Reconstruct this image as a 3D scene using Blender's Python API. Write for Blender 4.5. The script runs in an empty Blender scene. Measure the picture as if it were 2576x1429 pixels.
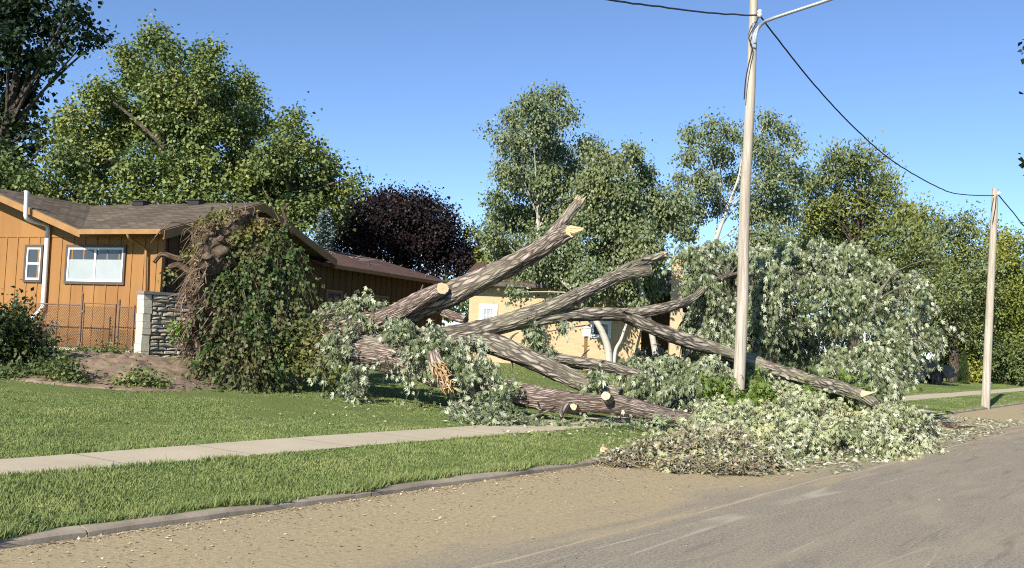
import bpy, math, random
import numpy as np
from mathutils import Vector, noise as mnoise

random.seed(7)
RNG = np.random.default_rng(7)
SC = bpy.context.scene
COL = SC.collection
R = math.radians

# ------------------------------------------------------------------ camera
FPX, CX, CY = 2474.0, 1288.0, 714.5          # focal length and centre in the 2576 x 1429 frame
PITCH, ROLL, EYE = R(3.33), R(2.4), 1.6
_F = Vector((0, math.cos(PITCH), math.sin(PITCH)))
_U0 = Vector((0, -math.sin(PITCH), math.cos(PITCH)))
_R0 = Vector((1, 0, 0))
_RT = _R0 * math.cos(ROLL) + _U0 * math.sin(ROLL)
_UP = _U0 * math.cos(ROLL) - _R0 * math.sin(ROLL)
cam_d = bpy.data.cameras.new("camera")
cam_d.sensor_width = 36.0
cam_d.lens = 36.0 * FPX / 2576.0
cam_d.clip_start, cam_d.clip_end = 0.1, 3000
cam = bpy.data.objects.new("camera", cam_d)
COL.objects.link(cam)
from mathutils import Matrix
_m = Matrix((_RT, _UP, -_F)).transposed().to_4x4()
_m.translation = Vector((0, 0, EYE))
cam.matrix_world = _m
SC.camera = cam

# ------------------------------------------------------------------ light
SUN_EL, SUN_AZ = R(33), math.atan2(-0.47, -0.88)      # azimuth from +Y towards +X of the place the sun stands
w = bpy.data.worlds.new("World"); SC.world = w; w.use_nodes = True
wn = w.node_tree
sky = wn.nodes.new("ShaderNodeTexSky"); sky.sky_type = 'NISHITA'
sky.sun_disc = False; sky.sun_elevation = SUN_EL; sky.sun_rotation = SUN_AZ
sky.air_density = 0.62; sky.dust_density = 0.0; sky.ozone_density = 4.2
bg = wn.nodes["Background"]; bg.inputs[1].default_value = 0.122
wn.links.new(sky.outputs[0], bg.inputs[0])
sl = bpy.data.lights.new("sun", 'SUN'); sl.energy = 5.0; sl.angle = R(0.5); sl.color = (1.0, 0.93, 0.82)
so = bpy.data.objects.new("sun", sl); COL.objects.link(so)
sdir = Vector((math.sin(SUN_AZ) * math.cos(SUN_EL), math.cos(SUN_AZ) * math.cos(SUN_EL), math.sin(SUN_EL)))
so.rotation_euler = (-sdir).to_track_quat('-Z', 'Y').to_euler(); so.location = (-10, -18, 20)
SC.view_settings.view_transform = 'Standard'; SC.view_settings.look = 'None'
SC.view_settings.gamma = 1.0; SC.view_settings.exposure = 0.74
SC.cycles.filter_width = 1.1; SC.cycles.use_denoising = False
SC.cycles.max_bounces = 6; SC.cycles.transparent_max_bounces = 8
SC.cycles.diffuse_bounces = 3; SC.cycles.glossy_bounces = 2; SC.cycles.transmission_bounces = 4

# ------------------------------------------------------------------ positions
def ray(px, py):
    return _RT * ((px - CX) / FPX) - _UP * ((py - CY) / FPX) + _F

def P(px, py, Y):
    d = ray(px, py)
    return Vector((0, 0, EYE)) + d * (Y / d.y)

P0 = Vector((1.1, 13.1)); SD = Vector((0.6, 0.8)); SN = Vector((-0.8, 0.6))   # kerb line: along, towards the houses

def st(x, y):
    return (x - P0.x) * SN.x + (y - P0.y) * SN.y, (x - P0.x) * SD.x + (y - P0.y) * SD.y

def xy(s, t):
    return P0.x + SN.x * s + SD.x * t, P0.y + SN.y * s + SD.y * t

def sm(x):
    x = np.clip(x, 0, 1); return x * x * (3 - 2 * x)

def gz_s(s):
    s = np.asarray(s, dtype=float)
    return np.where(s < 0, 0.0, 0.062 + 0.138 * sm(s / 1.9) + 0.65 * sm((s - 3) / 14) + 0.2 * sm((s - 17) / 30))

MOUND = (-7.9, 20.2, 2.9, 2.3, 0.22)

def gz(x, y):
    s, _ = st(x, y)
    return float(gz_s(s))

def G(px, py, off=0.0):
    d = ray(px, py); z = 0.2
    for _ in range(30):
        k = (z + off - EYE) / d.z
        p = Vector((0, 0, EYE)) + d * k
        z = 0.5 * z + 0.5 * gz(p.x, p.y)
    return Vector((p.x, p.y, gz(p.x, p.y) + off))

# ------------------------------------------------------------------ node helpers
def new_mat(name):
    m = bpy.data.materials.new(name); m.use_nodes = True
    nt = m.node_tree
    return m, nt, nt.nodes["Principled BSDF"]

def nd(nt, typ, **kw):
    n = nt.nodes.new(typ)
    for k, v in kw.items():
        setattr(n, k, v)
    return n

def mixc(nt, fac, a, b, blend='MIX'):
    n = nd(nt, "ShaderNodeMix", data_type='RGBA', blend_type=blend)
    for sock, v in ((n.inputs[0], fac), (n.inputs[6], a), (n.inputs[7], b)):
        if hasattr(v, "links") or isinstance(v, bpy.types.NodeSocket):
            nt.links.new(v, sock)
        elif isinstance(v, (int, float)):
            sock.default_value = v
        else:
            sock.default_value = (*v, 1)
    return n.outputs[2]

def ramp(nt, fac, stops):
    n = nd(nt, "ShaderNodeValToRGB")
    nt.links.new(fac, n.inputs[0])
    e = n.color_ramp.elements
    while len(e) < len(stops):
        e.new(0.5)
    for el, (p, c) in zip(e, stops):
        el.position = p
        el.color = (c, c, c, 1) if isinstance(c, (int, float)) else (*c, 1)
    return n.outputs[0]

def noise_tex(nt, vec, scale, detail=4, rough=0.6, dist=0.0):
    n = nd(nt, "ShaderNodeTexNoise")
    n.inputs["Scale"].default_value = scale; n.inputs["Detail"].default_value = detail
    n.inputs["Roughness"].default_value = rough; n.inputs["Distortion"].default_value = dist
    if vec is not None:
        nt.links.new(vec, n.inputs["Vector"])
    return n.outputs["Fac"]

def mapping(nt, vec, scale=(1, 1, 1), rot=(0, 0, 0), loc=(0, 0, 0)):
    n = nd(nt, "ShaderNodeMapping")
    n.inputs["Scale"].default_value = scale; n.inputs["Rotation"].default_value = rot; n.inputs["Location"].default_value = loc
    nt.links.new(vec, n.inputs["Vector"])
    return n.outputs[0]

def coord(nt, kind="Object"):
    return nd(nt, "ShaderNodeTexCoord").outputs[kind]

def bump(nt, bsdf, h, strength=0.5, dist=0.02):
    b = nd(nt, "ShaderNodeBump"); b.inputs["Strength"].default_value = strength; b.inputs["Distance"].default_value = dist
    nt.links.new(h, b.inputs["Height"]); nt.links.new(b.outputs[0], bsdf.inputs["Normal"])

def mathn(nt, op, a, b=None, clamp=False):
    n = nd(nt, "ShaderNodeMath", operation=op, use_clamp=clamp)
    for i, v in enumerate((a, b)):
        if v is None: continue
        if isinstance(v, bpy.types.NodeSocket): nt.links.new(v, n.inputs[i])
        else: n.inputs[i].default_value = v
    return n.outputs[0]

def geo(nt, name):
    return nd(nt, "ShaderNodeNewGeometry").outputs[name]

# ------------------------------------------------------------------ materials
def mat_plain(name, c, c2=None, rough=0.7, scale=6.0, metal=0.0, bmp=0.0, bscale=40.0, stretch=(1, 1, 1), spec=0.3):
    m, nt, b = new_mat(name)
    v = mapping(nt, coord(nt), stretch)
    f = noise_tex(nt, v, scale, 5, 0.65)
    f = ramp(nt, f, [(0.3, 0.0), (0.72, 1.0)])
    c2 = c2 or tuple(x * 0.72 for x in c)
    nt.links.new(mixc(nt, f, c, c2), b.inputs["Base Color"])
    b.inputs["Roughness"].default_value = rough; b.inputs["Metallic"].default_value = metal
    b.inputs["Specular IOR Level"].default_value = spec
    if bmp:
        bump(nt, b, noise_tex(nt, v, bscale, 4, 0.6), bmp, 0.01)
    return m

def mat_island(name, cols, rough=0.8, spec=0.2, bmp=0.0, bscale=30):
    m, nt, b = new_mat(name)
    r = geo(nt, "Random Per Island")
    n = len(cols)
    c = ramp(nt, r, [((i + 0.5) / n, cc) for i, cc in enumerate(cols)])
    f = noise_tex(nt, coord(nt), bscale, 4, 0.6)
    c = mixc(nt, mathn(nt, 'MULTIPLY', f, 0.5), c, tuple(0.5 * sum(x[k] for x in cols) / n for k in range(3)))
    nt.links.new(c, b.inputs["Base Color"])
    b.inputs["Roughness"].default_value = rough; b.inputs["Specular IOR Level"].default_value = spec
    if bmp: bump(nt, b, f, bmp, 0.02)
    return m

def mat_leaf(name, c1, c2, c3=None, back=None, trans=0.22, rough=0.5, clump=0.5, spec=0.25, amt3=0.6):
    m, nt, b = new_mat(name)
    r = geo(nt, "Random Per Island")
    c = mixc(nt, r, c1, c2)
    if c3:
        f = noise_tex(nt, coord(nt), clump, 2, 0.5)
        f = ramp(nt, f, [(0.48, 0.0), (0.68, amt3)])
        c = mixc(nt, f, c, c3)
    front = c
    if back:
        r2 = mathn(nt, 'FRACT', mathn(nt, 'MULTIPLY', r, 7.31))
        bk = mixc(nt, r2, back, tuple(x * 0.72 for x in back))
        c = mixc(nt, geo(nt, "Backfacing"), c, bk)
    nt.links.new(c, b.inputs["Base Color"])
    b.inputs["Roughness"].default_value = rough; b.inputs["Specular IOR Level"].default_value = spec
    t = nd(nt, "ShaderNodeBsdfTranslucent")
    nt.links.new(mixc(nt, 0.5, front, (0.22, 0.30, 0.03)), t.inputs[0])
    ms = nd(nt, "ShaderNodeMixShader"); ms.inputs[0].default_value = trans
    nt.links.new(b.outputs[0], ms.inputs[1]); nt.links.new(t.outputs[0], ms.inputs[2])
    nt.links.new(ms.outputs[0], nt.nodes["Material Output"].inputs[0])
    return m

def mat_bark(name, light, dark, moss=None, su=8.0, sv=1.9, strength=1.0):
    m, nt, b = new_mat(name)
    uv = nd(nt, "ShaderNodeTexCoord").outputs["UV"]
    nz = nd(nt, "ShaderNodeTexNoise"); nz.inputs["Scale"].default_value = 3.0; nz.inputs["Detail"].default_value = 3
    nt.links.new(uv, nz.inputs["Vector"])
    wv = nd(nt, "ShaderNodeVectorMath", operation='SCALE'); wv.inputs["Scale"].default_value = 0.12
    nt.links.new(nz.outputs["Color"], wv.inputs[0])
    av = nd(nt, "ShaderNodeVectorMath", operation='ADD')
    nt.links.new(uv, av.inputs[0]); nt.links.new(wv.outputs[0], av.inputs[1])
    mp = mapping(nt, av.outputs[0], (su * 1.7, sv * 1.7, 1))
    vo = nd(nt, "ShaderNodeTexVoronoi", feature='DISTANCE_TO_EDGE'); vo.inputs["Scale"].default_value = 1.0
    nt.links.new(mp, vo.inputs["Vector"])
    ridge = ramp(nt, vo.outputs["Distance"], [(0.0, 0.0), (0.30, 1.0)])
    fine = noise_tex(nt, mapping(nt, uv, (su * 3, sv * 2.2, 1)), 1.0, 6, 0.72, 0.4)
    wide = noise_tex(nt, mapping(nt, uv, (su * 0.9, sv * 0.8, 1)), 1.0, 4, 0.65, 0.5)
    h = mathn(nt, 'ADD', mathn(nt, 'MULTIPLY', ridge, 0.5), mathn(nt, 'ADD', mathn(nt, 'MULTIPLY', fine, 0.45), mathn(nt, 'MULTIPLY', wide, 0.45)))
    c = mixc(nt, ramp(nt, h, [(0.52, 0.0), (0.66, 0.45), (0.95, 1.0)]), dark, light)
    if moss:
        f = noise_tex(nt, coord(nt), 0.9, 3, 0.6)
        c = mixc(nt, ramp(nt, f, [(0.45, 0.0), (0.65, 0.6)]), c, moss)
    nt.links.new(c, b.inputs["Base Color"])
    b.inputs["Roughness"].default_value = 0.9; b.inputs["Specular IOR Level"].default_value = 0.1
    bump(nt, b, h, strength, 0.05)
    return m

def mat_birch():
    m, nt, b = new_mat("birch_bark")
    v = mapping(nt, coord(nt), (1.5, 1.5, 6))
    f = ramp(nt, noise_tex(nt, v, 2.2, 4, 0.6), [(0.60, 0.0), (0.68, 1.0)])
    nt.links.new(mixc(nt, f, (0.46, 0.43, 0.37), (0.10, 0.08, 0.07)), b.inputs["Base Color"])
    b.inputs["Roughness"].default_value = 0.7
    return m

def mat_road():
    m, nt, b = new_mat("asphalt_with_sawdust")
    pos = geo(nt, "Position")
    def dot(vx, vy, off):
        d = nd(nt, "ShaderNodeVectorMath", operation='DOT_PRODUCT'); d.inputs[1].default_value = (vx, vy, 0)
        nt.links.new(pos, d.inputs[0]); return mathn(nt, 'SUBTRACT', d.outputs["Value"], off)
    s = dot(SN.x, SN.y, P0.dot(SN)); t = dot(SD.x, SD.y, P0.dot(SD))
    cb = nd(nt, "ShaderNodeCombineXYZ")
    nt.links.new(mathn(nt, 'MULTIPLY', s, 1.0), cb.inputs[0]); nt.links.new(mathn(nt, 'MULTIPLY', t, 0.16), cb.inputs[1])
    st_v = cb.outputs[0]
    cb2 = nd(nt, "ShaderNodeCombineXYZ"); nt.links.new(s, cb2.inputs[0]); nt.links.new(t, cb2.inputs[1])
    agg = noise_tex(nt, cb2.outputs[0], 38, 5, 0.85)
    big = noise_tex(nt, cb2.outputs[0], 0.55, 4, 0.6)
    asp = mixc(nt, ramp(nt, agg, [(0.40, 0.0), (0.60, 1.0)]), (0.155, 0.134, 0.100), (0.335, 0.293, 0.225))
    streak = noise_tex(nt, st_v, 2.2, 6, 0.72, 0.6)
    asp = mixc(nt, ramp(nt, streak, [(0.50, 0.0), (0.66, 0.5)]), asp, (0.33, 0.28, 0.19))
    streak2 = noise_tex(nt, mapping(nt, st_v, (1.6, 1.4, 1), (0, 0, 0.12), (5, 3, 0)), 2.6, 5, 0.7, 0.8)
    asp = mixc(nt, ramp(nt, streak2, [(0.55, 0.0), (0.70, 0.6)]), asp, (0.125, 0.11, 0.088))
    # pale sweeping scratch lines left by dragged limbs
    wv = noise_tex(nt, mapping(nt, st_v, (1.0, 0.30, 1), (0, 0, -0.03), (9, 1, 0)), 1.0, 1, 0.4, 0.0)
    ln = ramp(nt, mathn(nt, 'ABSOLUTE', mathn(nt, 'SUBTRACT', wv, 0.5)), [(0.0, 0.75), (0.0035, 0.0)])
    ln = mathn(nt, 'MULTIPLY', ln, ramp(nt, noise_tex(nt, cb2.outputs[0], 0.8, 3), [(0.45, 0.0), (0.6, 1.0)]))
    asp = mixc(nt, ln, asp, (0.42, 0.36, 0.27))
    seam = mathn(nt, 'ABSOLUTE', mathn(nt, 'ADD', mathn(nt, 'ADD', s, 2.62), mathn(nt, 'MULTIPLY', mathn(nt, 'SUBTRACT', noise_tex(nt, st_v, 1.3, 4, 0.6), 0.5), 0.5)))
    asp = mixc(nt, ramp(nt, seam, [(0.0, 0.85), (0.03, 0.0)]), asp, (0.46, 0.36, 0.24))
    mott = noise_tex(nt, mapping(nt, cb2.outputs[0], (1, 0.35, 1)), 4.5, 6, 0.75)
    asp = mixc(nt, ramp(nt, mott, [(0.50, 0.0), (0.66, 0.4)]), asp, (0.30, 0.25, 0.175))
    dust = mixc(nt, ramp(nt, noise_tex(nt, cb2.outputs[0], 22, 6, 0.8), [(0.32, 0.0), (0.68, 1.0)]), (0.235, 0.185, 0.105), (0.455, 0.375, 0.225))
    dust = mixc(nt, ramp(nt, big, [(0.4, 0.0), (0.7, 0.5)]), dust, (0.30, 0.245, 0.165))
    dark = noise_tex(nt, cb2.outputs[0], 9, 5, 0.7)
    dust = mixc(nt, ramp(nt, dark, [(0.58, 0.0), (0.70, 0.75)]), dust, (0.15, 0.115, 0.07))
    # the sawdust lies from the kerb to about 2.3 m out
    edge = mathn(nt, 'ADD', s, mathn(nt, 'MULTIPLY', mathn(nt, 'SUBTRACT', streak, 0.5), 3.2))
    edge = mathn(nt, 'ADD', edge, mathn(nt, 'MULTIPLY', mathn(nt, 'SUBTRACT', big, 0.5), 1.6))
    msk = nd(nt, "ShaderNodeMapRange"); msk.inputs[1].default_value = -2.9; msk.inputs[2].default_value = -1.9
    nt.links.new(edge, msk.inputs[0])
    c = mixc(nt, msk.outputs[0], asp, dust)
    nt.links.new(c, b.inputs["Base Color"])
    b.inputs["Roughness"].default_value = 0.9; b.inputs["Specular IOR Level"].default_value = 0.15
    bump(nt, b, mathn(nt, 'ADD', agg, noise_tex(nt, cb2.outputs[0], 14, 4, 0.7)), 0.5, 0.012)
    return m

def mat_lawn():
    m, nt, b = new_mat("lawn_soil_and_thatch")
    pos = geo(nt, "Position")
    f = noise_tex(nt, pos, 0.7, 4, 0.6); g = noise_tex(nt, pos, 18, 4, 0.7)
    c = mixc(nt, g, (0.09, 0.12, 0.035), (0.17, 0.21, 0.07))
    c = mixc(nt, ramp(nt, f, [(0.45, 0.0), (0.75, 0.5)]), c, (0.13, 0.15, 0.04))
    nt.links.new(c, b.inputs["Base Color"]); b.inputs["Roughness"].default_value = 0.95
    b.inputs["Specular IOR Level"].default_value = 0.1
    bump(nt, b, g, 0.8, 0.05)
    return m

def mat_grass():
    m, nt, b = new_mat("grass_blades")
    r = geo(nt, "Random Per Island"); pos = geo(nt, "Position")
    c = mixc(nt, r, (0.145, 0.195, 0.060), (0.255, 0.315, 0.110))
    f = noise_tex(nt, pos, 0.9, 4, 0.65)
    c = mixc(nt, ramp(nt, f, [(0.45, 0.0), (0.72, 0.55)]), c, (0.38, 0.39, 0.15))
    f2 = noise_tex(nt, mapping(nt, pos, (1, 1, 1), (0, 0, 0), (31, 7, 0)), 2.3, 3, 0.6)
    c = mixc(nt, ramp(nt, f2, [(0.52, 0.0), (0.7, 0.5)]), c, (0.105, 0.16, 0.045))
    nt.links.new(c, b.inputs["Base Color"]); b.inputs["Roughness"].default_value = 0.6
    b.inputs["Specular IOR Level"].default_value = 0.15
    t = nd(nt, "ShaderNodeBsdfTranslucent"); nt.links.new(c, t.inputs[0])
    ms = nd(nt, "ShaderNodeMixShader"); ms.inputs[0].default_value = 0.25
    nt.links.new(b.outputs[0], ms.inputs[1]); nt.links.new(t.outputs[0], ms.inputs[2])
    nt.links.new(ms.outputs[0], nt.nodes["Material Output"].inputs[0])
    return m

def mat_brick():
    m, nt, b = new_mat("tan_brick")
    uv = nd(nt, "ShaderNodeTexCoord").outputs["UV"]
    bt = nd(nt, "ShaderNodeTexBrick"); nt.links.new(uv, bt.inputs["Vector"])
    bt.inputs["Color1"].default_value = (0.55, 0.41, 0.245, 1); bt.inputs["Color2"].default_value = (0.40, 0.275, 0.155, 1)
    bt.inputs["Mortar"].default_value = (0.44, 0.34, 0.22, 1)
    bt.inputs["Scale"].default_value = 1.0; bt.inputs["Mortar Size"].default_value = 0.008
    bt.inputs["Brick Width"].default_value = 0.26; bt.inputs["Row Height"].default_value = 0.085
    bt.inputs["Bias"].default_value = -0.45
    nt.links.new(mixc(nt, mathn(nt, 'MULTIPLY', noise_tex(nt, uv, 1.5, 3), 0.35), bt.outputs["Color"], (0.52, 0.38, 0.22)), b.inputs["Base Color"])
    b.inputs["Roughness"].default_value = 0.85; b.inputs["Specular IOR Level"].default_value = 0.15
    return m

def mat_shingle(name, a, c2):
    m, nt, b = new_mat(name)
    uv = nd(nt, "ShaderNodeTexCoord").outputs["UV"]
    bt = nd(nt, "ShaderNodeTexBrick"); nt.links.new(uv, bt.inputs["Vector"])
    bt.inputs["Color1"].default_value = (*a, 1); bt.inputs["Color2"].default_value = (*c2, 1)
    bt.inputs["Mortar"].default_value = (*[x * 0.55 for x in a], 1)
    bt.inputs["Scale"].default_value = 1.0; bt.inputs["Mortar Size"].default_value = 0.012
    bt.inputs["Brick Width"].default_value = 0.33; bt.inputs["Row Height"].default_value = 0.14
    f = noise_tex(nt, uv, 0.8, 5, 0.65)
    c = mixc(nt, ramp(nt, f, [(0.38, 0.0), (0.7, 0.6)]), bt.outputs["Color"], tuple(x * 0.55 for x in a))
    nt.links.new(c, b.inputs["Base Color"]); b.inputs["Roughness"].default_value = 0.95
    b.inputs["Specular IOR Level"].default_value = 0.1
    bump(nt, b, bt.outputs["Fac"], 0.4, -0.01)
    return m

def mat_concrete(name, c1, c2, joint=0.0):
    m, nt, b = new_mat(name)
    pos = geo(nt, "Position")
    f = noise_tex(nt, pos, 1.3, 5, 0.65); g = noise_tex(nt, pos, 26, 4, 0.7)
    c = mixc(nt, ramp(nt, f, [(0.35, 0.0), (0.7, 1.0)]), c1, c2)
    c = mixc(nt, mathn(nt, 'MULTIPLY', g, 0.45), c, tuple(x * 0.65 for x in c2))
    if joint:
        d = nd(nt, "ShaderNodeVectorMath", operation='DOT_PRODUCT'); d.inputs[1].default_value = (SD.x, SD.y, 0)
        nt.links.new(pos, d.inputs[0])
        q = mathn(nt, 'FRACT', mathn(nt, 'DIVIDE', mathn(nt, 'ADD', d.outputs["Value"], 100.0), joint))
        q = ramp(nt, mathn(nt, 'ABSOLUTE', mathn(nt, 'SUBTRACT', q, 0.5)), [(0.0, 1.0), (0.013, 0.0)])
        c = mixc(nt, mathn(nt, 'MULTIPLY', q, 0.75), c, (0.08, 0.075, 0.06))
    nt.links.new(c, b.inputs["Base Color"]); b.inputs["Roughness"].default_value = 0.9
    b.inputs["Specular IOR Level"].default_value = 0.15
    bump(nt, b, g, 0.3, 0.01)
    return m

def mat_glass(name="window_glass", c=(0.03, 0.035, 0.04)):
    m, nt, b = new_mat(name)
    f = noise_tex(nt, coord(nt), 1.5, 2)
    nt.links.new(mixc(nt, f, c, tuple(x * 1.8 for x in c)), b.inputs["Base Color"])
    b.inputs["Roughness"].default_value = 0.06; b.inputs["Specular IOR Level"].default_value = 0.6
    return m

M = {}
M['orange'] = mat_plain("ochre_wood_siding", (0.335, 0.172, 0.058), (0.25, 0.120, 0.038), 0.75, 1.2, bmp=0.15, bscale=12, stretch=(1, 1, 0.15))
M['brown'] = mat_plain("shaded_brown_siding", (0.085, 0.046, 0.02), (0.06, 0.032, 0.014), 0.8, 2.0, bmp=0.15, bscale=12, stretch=(1, 1, 0.15))  # brown stain, its colour darkened to carry the shade on the house's side walls
M['trim'] = mat_plain("ochre_trim_paint", (0.36, 0.20, 0.075), None, 0.6, 3)
M['brown_trim'] = mat_plain("brown_trim_paint", (0.23, 0.135, 0.06), None, 0.7, 3)
M['casing'] = mat_plain("grey_brown_casing", (0.105, 0.085, 0.07), None, 0.6, 4)
M['white'] = mat_plain("white_vinyl", (0.78, 0.78, 0.76), (0.70, 0.70, 0.68), 0.4, 3)
M['curtain'] = mat_plain("pale_window_film", (0.37, 0.41, 0.41), (0.30, 0.345, 0.35), 0.35, 1.2)
M['glass'] = mat_glass()
M['shingle'] = mat_shingle("weathered_grey_shingle", (0.095, 0.075, 0.056), (0.185, 0.152, 0.113))
M['shingle_brown'] = mat_shingle("brown_shingle", (0.105, 0.062, 0.05), (0.15, 0.092, 0.075))
M['dark'] = mat_plain("dark_metal", (0.03, 0.028, 0.026), None, 0.5, 5)
M['rust'] = mat_plain("rusty_galvanised_steel", (0.24, 0.17, 0.125), (0.15, 0.085, 0.055), 0.7, 8, metal=0.3)
M['stone'] = mat_island("rough_ledge_stone", [(0.44, 0.37, 0.28), (0.64, 0.56, 0.43), (0.32, 0.265, 0.20), (0.54, 0.46, 0.34)], 0.9, 0.15, 0.7, 22)
M['limestone'] = mat_plain("pale_limestone", (0.70, 0.62, 0.47), (0.52, 0.45, 0.33), 0.85, 5, bmp=0.5, bscale=18)
M['mortar'] = mat_plain("dark_mortar", (0.12, 0.11, 0.10), None, 0.95, 8)
M['cap'] = mat_plain("grey_cap_stone", (0.25, 0.23, 0.21), None, 0.9, 5, bmp=0.4)
M['brick'] = mat_brick()
M['bark'] = mat_bark("furrowed_maple_bark", (0.41, 0.345, 0.285), (0.085, 0.066, 0.052), (0.31, 0.285, 0.205))
M['bark_mossy'] = mat_bark("mossy_maple_bark", (0.38, 0.335, 0.27), (0.08, 0.066, 0.052), (0.26, 0.25, 0.165))
M['bark_pink'] = mat_bark("pinkish_maple_bark", (0.46, 0.37, 0.31), (0.105, 0.078, 0.062))
M['bark_tree'] = mat_bark("grey_tree_bark", (0.17, 0.14, 0.11), (0.05, 0.04, 0.03))
M['birch'] = mat_birch()
M['cut'] = mat_plain("fresh_cut_wood", (0.70, 0.55, 0.34), (0.56, 0.39, 0.20), 0.8, 9, bmp=0.4, bscale=30)
def mat_cut():
    m, nt, b = new_mat("fresh_cut_wood_rings")
    uv = nd(nt, "ShaderNodeTexCoord").outputs["UV"]
    ln = nd(nt, "ShaderNodeVectorMath", operation='LENGTH'); nt.links.new(uv, ln.inputs[0])
    d = mathn(nt, 'ADD', ln.outputs["Value"], mathn(nt, 'MULTIPLY', noise_tex(nt, uv, 1.5, 3), 0.35))
    rg = mathn(nt, 'MULTIPLY', mathn(nt, 'ADD', mathn(nt, 'SINE', mathn(nt, 'MULTIPLY', d, 38.0)), 1.0), 0.5)
    c = mixc(nt, mathn(nt, 'MULTIPLY', rg, 0.35), (0.72, 0.56, 0.34), (0.54, 0.36, 0.18))
    c = mixc(nt, ramp(nt, d, [(0.25, 0.75), (0.5, 0.0)]), c, (0.55, 0.36, 0.18))
    c = mixc(nt, ramp(nt, noise_tex(nt, uv, 4, 4, 0.7), [(0.55, 0.0), (0.7, 0.5)]), c, (0.36, 0.20, 0.09))
    nt.links.new(c, b.inputs["Base Color"]); b.inputs["Roughness"].default_value = 0.85
    b.inputs["Specular IOR Level"].default_value = 0.1
    return m
M['cut_rings'] = mat_cut()
M['torn'] = mat_island("torn_wood_fibre", [(0.60, 0.42, 0.22), (0.42, 0.25, 0.11), (0.70, 0.53, 0.32), (0.22, 0.13, 0.07)], 0.9, 0.1)
M['soil'] = mat_plain("dry_root_soil", (0.19, 0.135, 0.09), (0.06, 0.042, 0.028), 0.95, 7, bmp=1.0, bscale=22)
M['root'] = mat_bark("root_bark", (0.27, 0.19, 0.13), (0.07, 0.05, 0.035))
M['dirt'] = mat_plain("bare_earth", (0.28, 0.205, 0.14), (0.11, 0.078, 0.052), 0.95, 3.2, bmp=1.0, bscale=14)
M['pole'] = mat_plain("weathered_pole_wood", (0.66, 0.59, 0.48), (0.36, 0.30, 0.235), 0.85, 6.0, bmp=0.6, bscale=14, stretch=(3.2, 3.2, 0.16))
def mat_pole():
    m, nt, b = new_mat("weathered_pole_wood")
    v = coord(nt)
    g = noise_tex(nt, mapping(nt, v, (9, 9, 0.35)), 2.2, 6, 0.7, 0.2)
    c = mixc(nt, ramp(nt, g, [(0.35, 0.0), (0.65, 1.0)]), (0.27, 0.232, 0.185), (0.56, 0.50, 0.41))
    big = noise_tex(nt, mapping(nt, v, (2, 2, 0.5)), 1.6, 4, 0.6)
    c = mixc(nt, ramp(nt, big, [(0.45, 0.0), (0.7, 0.55)]), c, (0.31, 0.262, 0.205))
    k = noise_tex(nt, mapping(nt, v, (22, 22, 0.5), (0, 0, 0), (3, 1, 0)), 1.4, 3, 0.5)
    k = ramp(nt, mathn(nt, 'ABSOLUTE', mathn(nt, 'SUBTRACT', k, 0.5)), [(0.0, 0.45), (0.014, 0.0)])
    k = mathn(nt, 'MULTIPLY', k, ramp(nt, noise_tex(nt, v, 1.1, 2), [(0.48, 0.0), (0.55, 1.0)]))
    c = mixc(nt, k, c, (0.10, 0.08, 0.06))
    nt.links.new(c, b.inputs["Base Color"]); b.inputs["Roughness"].default_value = 0.9
    b.inputs["Specular IOR Level"].default_value = 0.1
    bump(nt, b, g, 0.5, 0.02)
    return m
M['pole'] = mat_pole()
M['galv'] = mat_plain("galvanised_arm", (0.55, 0.57, 0.60), None, 0.35, 6, metal=0.6)
M['wire'] = mat_plain("black_cable", (0.025, 0.028, 0.035), None, 0.6, 6)
M['porcelain'] = mat_plain("white_porcelain", (0.8, 0.8, 0.8), None, 0.3, 6)
M['lawn'] = mat_lawn(); M['grass'] = mat_grass(); M['road'] = mat_road()
M['walk'] = mat_concrete("pale_concrete", (0.52, 0.45, 0.325), (0.43, 0.37, 0.265), 1.5)
M['kerb'] = mat_concrete("weathered_kerb_concrete", (0.40, 0.34, 0.26), (0.17, 0.14, 0.105))
M['carpaint'] = mat_plain("black_car_paint", (0.010, 0.011, 0.014), (0.014, 0.015, 0.02), 0.25, 3, spec=0.5)
M['tyre'] = mat_plain("tyre_rubber", (0.02, 0.02, 0.02), None, 0.85, 9)
M['chips'] = mat_island("wood_chips", [(0.55, 0.42, 0.26), (0.70, 0.60, 0.44), (0.36, 0.26, 0.15), (0.14, 0.10, 0.06), (0.30, 0.30, 0.16)], 0.9, 0.1)
M['paleleaf'] = mat_island("dried_silver_leaves", [(0.50, 0.52, 0.38), (0.36, 0.40, 0.24), (0.20, 0.25, 0.10), (0.58, 0.58, 0.45)], 0.7, 0.15)
# foliage
M['l_silver'] = mat_leaf("silver_maple_leaves", (0.085, 0.122, 0.045), (0.25, 0.29, 0.15), back=(0.45, 0.49, 0.345), trans=0.10, rough=0.45, spec=0.3)
M['l_silver_dry'] = mat_leaf("wilting_silver_maple_leaves", (0.17, 0.21, 0.085), (0.42, 0.45, 0.26), (0.47, 0.45, 0.23), back=(0.52, 0.54, 0.385), trans=0.08, clump=0.9, rough=0.48, spec=0.3)
M['l_fresh'] = mat_leaf("fresh_green_leaves", (0.10, 0.17, 0.03), (0.21, 0.29, 0.06), back=(0.26, 0.32, 0.12), trans=0.3)
M['l_ivy'] = mat_leaf("ivy_leaves", (0.030, 0.060, 0.017), (0.10, 0.14, 0.042), (0.16, 0.125, 0.06), trans=0.12, rough=0.5, clump=1.3, spec=0.22, amt3=0.6)
M['l_brown'] = mat_leaf("brown_brush_leaves", (0.20, 0.155, 0.085), (0.38, 0.32, 0.20), (0.20, 0.225, 0.14), back=(0.46, 0.45, 0.33), trans=0.1, clump=2.0)
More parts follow.
